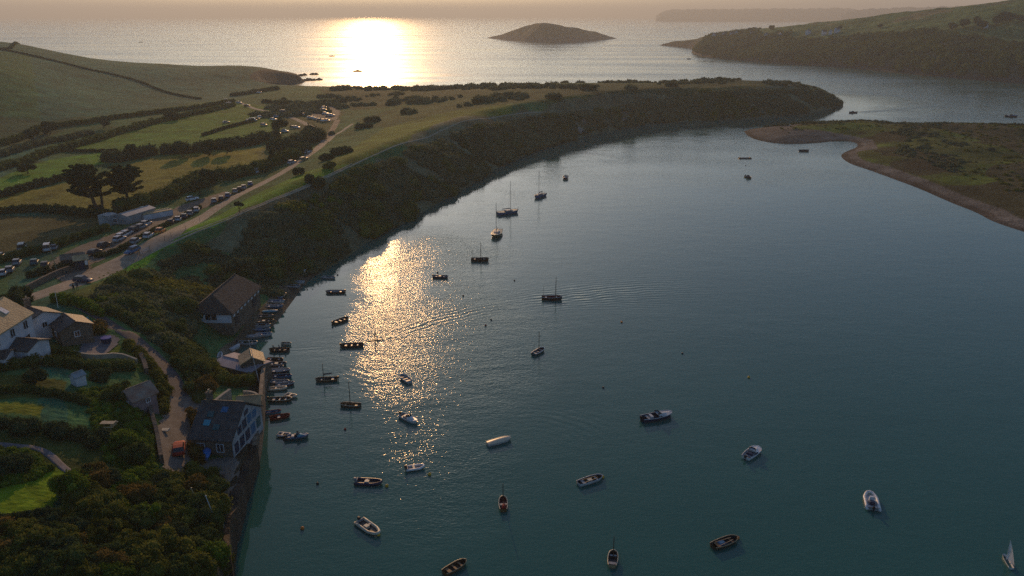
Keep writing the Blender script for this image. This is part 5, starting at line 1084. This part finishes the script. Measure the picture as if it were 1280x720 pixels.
# ================================================================ VEHICLES
def make_car(col, label, van=False):
    t = thing('parked_car', label, 'car', (0, 0, 0)); L, W = (4.3, 1.78) if not van else (4.8, 1.95); hb, ht = (.92, 1.45) if not van else (1.1, 2.0)
    def sec(y, w_, z0, z1): return [(-w_*.96, y, z0), (-w_, y, z0+.25), (-w_*.97, y, z1-.08), (-w_*.82, y, z1), (w_*.82, y, z1), (w_*.97, y, z1-.08), (w_, y, z0+.25), (w_*.96, y, z0)]
    h = W/2; MB().loft([sec(-L/2, h*.88, .35, hb*.82), sec(-L/2+.15, h*.97, .24, hb*.98), sec(-L*.2, h, .22, hb), sec(L*.12, h, .22, hb), sec(L*.36, h*.97, .24, hb*.86), sec(L/2-.05, h*.86, .32, hb*.68)], cap0=True, cap1=True).build('body', pm(col, .3), t, True)
    y0, y1, y2, y3 = (-L*.46, -L*.36, L*.02, L*.2) if not van else (-L*.49, -L*.47, L*.18, L*.34)
    gh = MB().loft([[(-h*.9, y0, hb-.03), (h*.9, y0, hb-.03)], [(-h*.74, y1, ht-.03), (h*.74, y1, ht-.03)], [(-h*.76, y2, ht), (h*.76, y2, ht)], [(-h*.88, y3, hb-.04), (h*.88, y3, hb-.04)]])
    for s in (-1, 1): gh.add([(s*h*.9, y0, hb-.03), (s*h*.74, y1, ht-.03), (s*h*.76, y2, ht), (s*h*.88, y3, hb-.04)], [(0,1,2,3)])
    gh.build('windows', M_glass, t)
    MB().loft([[(-h*.75, y1-.03, ht), (h*.75, y1-.03, ht)], [(-h*.76, (y1+y2)/2, ht+.05), (h*.76, (y1+y2)/2, ht+.05)], [(-h*.77, y2+.05, ht+.012), (h*.77, y2+.05, ht+.012)]]).build('roof', pm(col, .25), t)
    for sx in (-1, 1):
        for yy in (-L*.30, L*.31):
            wh = MB().tube([(sx*(h-.18), yy, .32), (sx*(h+.01), yy, .32)], .32, 12).build('wheel', pm('black', .8), t)
            MB().tube([(sx*(h+.005), yy, .32), (sx*(h+.025), yy, .32)], .19, 8).build('rim', M_metal, wh)
        MB().box((sx*h*.68, L/2-.06, .58), (.32, .08, .14)).build('headlight', pm('pale', .15), t); MB().box((sx*h*.78, -L/2+.01, .72), (.16, .06, .26)).build('tail_light', pm('red', .3), t)
        MB().box((sx*(h+.1), y3-.15, hb+.02), (.16, .1, .12)).build('wing_mirror', pm(col, .3), t)
    return t
base_car = {}
def car(col, label, x, y, hd=None, van=False, grp=None):
    p = gp(x, y)[0]; z = float(G(*p))
    if hd is None: hd = 0
    if (col, van) not in base_car: o = make_car(col, label, van); base_car[(col, van)] = o
    else: o = dup(base_car[(col, van)], None or (0, 0, 0), 0, label)
    if van: o.name = 'parked_van'; o['category'] = 'van'
    o.location = (*p, z+.1); o.scale = (.86,)*3
    f = np.array([math.sin(R(hd)), math.cos(R(hd))]); dz = float(G(*(p+f*1.5))-G(*(p-f*1.5)))/3
    o.rotation_euler = (math.atan(dz), 0, R(-hd)); o['label'] = label
    if grp: o['group'] = grp
    elif 'group' in o: del o['group']
    return o
car('navy', 'dark car driving along the road below the little blue hut', 104.5, 353.5, 100)
car('blue', 'blue car driving on the pale road beside the bollards', 166, 316.5, 205)
car('red', 'red hatchback standing in the concrete yard', 224.5, 565, -20)
roadside = [(170,304,'grey'),(186,297,'pale'),(201,291,'orange'),(214,280,'dark'),(223,276.5,'pale'),(231,273,'navy'),(238,269,'grey'),(246,264.5,'pale'),(268,253,'grey'),(277,250.5,'dark'),(285,246.5,'blue'),(294,241,'grey'),(300,238.5,'dark'),(305,236.5,'grey'),(313,232,'blue')]
words = dict(grey='silver grey', white='white', orange='orange brown', pale='pale grey', navy='dark blue', blue='blue', dark='dark', black='black', teal='dark green', red='red')
ords = 'first second third fourth fifth sixth seventh eighth ninth tenth eleventh twelfth thirteenth fourteenth fifteenth'.split()
q0, q1 = gp(190,300)[0], gp(260,262)[0]; RD = math.degrees(math.atan2(*(q1-q0)))
for i, (x, y, c) in enumerate(roadside): car(c, f'{words[c]} car, {ords[i]} in the roadside row counting away from the hut', x, y, -16 if i > 2 else RD, grp='cars parked in a row along the road')
upper = [(119,318,'black'),(131,309,'dark'),(150,301,'pale'),(153,297.5,'white'),(159,294.5,'pale'),(169,289,'dark'),(177,286,'grey'),(183,282,'pale')]
for i, (x, y, c) in enumerate(upper): car(c, f'{words[c]} car, {ords[i]} of the car park row behind the low hedge', x, y, RD+12, grp='cars parked behind the low hedge')
for x, y, c, l, v, h_ in [(28,313,'grey','tall grey van at the far left of the lower car park',True,-25), (31,317.5,'dark','dark car next to the far left van',False,-22), (60,313.5,'pale','pale van left of the leaning pole',True,-25), (68,312,'grey','grey car tight behind the pale van',False,-22), (22,331,'grey','grey car in the middle of the lower left car park',False,-22), (44,331,'teal','dark green car left of the brown track end',False,-22), (57,334,'dark','dark car at the end of the brown track',False,-22), (4,344,'pale','pale car cut by the left edge of the picture',False,-22), (13,340,'grey','grey car just right of the one at the left edge',False,-22), (1,323,'grey','car behind the hedge at the left edge',False,-22),
                      (180,267,'cyan','light blue vehicle right of the long pale building',True,-25), (189,265.5,'pale','pale car next to the light blue vehicle',False,-22), (241,251,'white','white car alone behind the roadside cars',False,60), (320,216.5,'pale','pale vehicle half hidden in the hedge by the gold field',True,-25), (188,187,'white','white car among the copse between the fields',False,-22),
                      (365.5,204.5,'pale','pale car by the verge at the top of the road',False,30), (380,200.5,'gold','car gleaming in the low sun near the road bend',False,30), (384,191.5,'white','white car highest of those by the road bend',False,30), (342,184.5,'pale','pale car in the gap beside the fir tree',False,60)]:
    car(c, l, x, y, h_, v)
far_cars = [(284,127.5),(299,129.5),(309,133),(324,116.5),(283,154),(311,152.3),(316.5,151.8),(321,149.8),(326.5,147.5),(330,157.5),(343,146.5),(346,146.8),(354,141.5),(342,150.3),(367,160.5),(371,160.8),(356.5,165.3),(347,168.3),(287,131.5)]
cl = [(387.5,140.3),(383,141.8),(381,144.3),(385,144.5),(388,148),(391,148.8),(396,149.8),(400,151),(405,152),(409,152),(406,135.5),(405.5,138.5),(404,141.5),(407,143),(411,144.8),(415,145.3)]
g = np.random.default_rng(5)
for L_, l, gr in ((far_cars, 'car or camper scattered over the far camping field', 'cars on the far camping field'), (cl, 'car of the cluster on the round gravel car park beyond the junction', 'cars on the round car park')):
    for i, (x, y) in enumerate(L_): car(['white', 'pale', 'dark', 'white', 'grey'][i % 5], f"{words[['white', 'pale', 'dark', 'white', 'grey'][i % 5]]} {l}", x, y, g.uniform(60, 110), i % 6 == 0 and gr.startswith('cars on the far'), f"{gr}, {words[['white', 'pale', 'dark', 'white', 'grey'][i % 5]]}")
# ================================================================ PEOPLE
def person(label, x, y, pose='stand', top='navy', az=0, world=None, legs='dark'):
    p = gp(x, y)[0] if world is None else world[:2]; z = float(G(*p))+.08 if world is None else world[2]
    sit = pose == 'sit'; hz = .92 if not sit else .32
    J = dict(pelvis=(0,0,hz), waist=(0,.02,hz+.2), chest=(0,.03,hz+.42), neck=(0,.03,hz+.58), head=(0,.06,hz+.72), crown=(0,.05,hz+.82))
    E = [('pelvis','waist'),('waist','chest'),('chest','neck'),('neck','head'),('head','crown')]; Rr = dict(pelvis=.15, waist=.125, chest=.155, neck=.06, head=.095, crown=.07)
    for n, s in (('l', -1), ('r', 1)):
        if sit: J.update({n+'hip': (s*.1,0,hz), n+'knee': (s*.14,.42,hz+.12), n+'ank': (s*.14,.55,hz-.25), n+'toe': (s*.15,.7,hz-.27)})
        else: st = .10*s; J.update({n+'hip': (s*.1,0,hz-.04), n+'knee': (s*.1,st+.04,.5), n+'ank': (s*.11,st-.02,.09), n+'toe': (s*.12,st+.15,.04)})
        row = pose in ('sit', 'paddle')
        J.update({n+'sh': (s*.19,.03,hz+.5), n+'el': (s*.27,.12 if row else .0,hz+.26), n+'wr': ((s*.2,.38,hz+.3) if row else (s*.28,.08,hz+.02)), n+'hand': ((s*.17,.46,hz+.32) if row else (s*.28,.12,hz-.07))})
        E += [('pelvis', n+'hip'), (n+'hip', n+'knee'), (n+'knee', n+'ank'), (n+'ank', n+'toe'), ('chest', n+'sh'), (n+'sh', n+'el'), (n+'el', n+'wr'), (n+'wr', n+'hand')]
        Rr.update({n+'hip': .095, n+'knee': .06, n+'ank': .042, n+'toe': .035, n+'sh': .065, n+'el': .045, n+'wr': .032, n+'hand': .035})
    ks = list(J); me = bpy.data.meshes.new('person'); me.from_pydata([J[k] for k in ks], [(ks.index(a), ks.index(b)) for a, b in E], [])
    o = bpy.data.objects.new('person', me); COL.objects.link(o); mo = o.modifiers.new('s', 'SKIN'); ly = me.skin_vertices[0].data if me.skin_vertices else None
    if ly is None:
        import bmesh; bm = bmesh.new(); bm.from_mesh(me); bm.verts.layers.skin.verify(); bm.to_mesh(me); bm.free(); ly = me.skin_vertices[0].data
    for i, k in enumerate(ks): ly[i].radius = (Rr[k], Rr[k]); ly[i].use_root = (k == 'pelvis')
    o.modifiers.new('d', 'SUBSURF').render_levels = 1
    m = person_mat(top, legs, hz); me.materials.append(m); o.location = (*p, z); o.rotation_euler = (0, 0, R(-az)); tag(o, label, 'person')
    MB().ball((0,.035,hz+.79), (.105,.11,.085), 8, 6).build('hair', pm('brown', .8), o, True)
    return o
def person_mat(top, legs, hz):
    k = ('person', top, legs, hz)
    if k in _mc: return _mc[k]
    m = bpy.data.materials.new('clothed_person'); m.use_nodes = True; t = m.node_tree; b = t.nodes['Principled BSDF']; b.inputs['Roughness'].default_value = .8
    tc = t.nodes.new('ShaderNodeTexCoord'); sx = t.nodes.new('ShaderNodeSeparateXYZ'); t.links.new(tc.outputs['Object'], sx.inputs[0])
    rp = t.nodes.new('ShaderNodeValToRGB'); rp.color_ramp.interpolation = 'CONSTANT'; mm = t.nodes.new('ShaderNodeMath'); mm.operation = 'DIVIDE'; mm.inputs[1].default_value = 2; t.links.new(sx.outputs['Z'], mm.inputs[0]); t.links.new(mm.outputs[0], rp.inputs[0])
    e = rp.color_ramp.elements; e[0].color = (*COLS[legs], 1); e[1].position = (hz+.04)/2; e[1].color = (*COLS[top], 1); n = e.new((hz+.58)/2); n.color = (.45,.26,.18,1)
    t.links.new(rp.outputs[0], b.inputs['Base Color']); _mc[k] = m; return m
person('person in a brown jacket walking on the road below the dark car', 93, 366, top='brown', az=200)
person('person in dark blue walking beside the one in the brown jacket', 97.5, 363, top='navy', az=200)
person('person walking on the track above the road junction', 393, 163.5, top='dark', az=0)
p = at(469, 425.5); t = thing('paddle_board', 'long narrow paddle board under the standing paddler', 'paddle board', (*p, 0), R(-75))
MB().loft([[(-w_, y, .03), (0, y, .1), (w_, y, .03), (0, y, -.05)] for y, w_ in ((-1.6,.12),(-1.3,.3),(-.4,.38),(.6,.38),(1.3,.24),(1.6,.03))], close=True, cap0=True, cap1=True).build('board', pm('tan'), t, True); MB().add([(0,-1.3,-.05),(0,-1.1,-.05),(0,-1.2,-.3),(.02,-1.3,-.05),(.02,-1.1,-.05),(.02,-1.2,-.3)], [(0,1,2),(5,4,3),(0,3,4,1),(1,4,5,2),(2,5,3,0)]).build('fin', pm('dark'), t)
person('person standing on a paddle board at the foot of the sun glitter', 0, 0, 'paddle', 'dark', 75, world=(*p, .07))
o = MB().tube([(0,0,.2),(.05,0,1.75)], .025, 5).box((0,0,.12), (.2,.04,.4)).build('paddle', pm('tan')); o.location = (p[0]+.45, p[1]-.1, .0); tag(o, 'single paddle held by the standing paddle boarder', 'paddle')
t = boat('open', 'rowing boat with three people trailing a bright wake by the quay', 349, 439, 270, 3.8, 'dark', 'brown', 'brown', thw=3)
q = at(349, 439)
for dx, tp, l in ((-1.1,'dark','seated person in the bow of the rowing boat'), (0,'navy','seated person in the middle of the rowing boat'), (1.2,'black','seated person in the stern of the rowing boat')): person(l, 0, 0, 'sit', tp, 90 if dx < 1 else 270, world=(q[0]+dx, q[1], .12))
t = boat('open', 'tiny tender catching the sun behind the rowing boat', 358, 431, 100, 2.0, 'cream', 'brown', 'cream', thw=1)
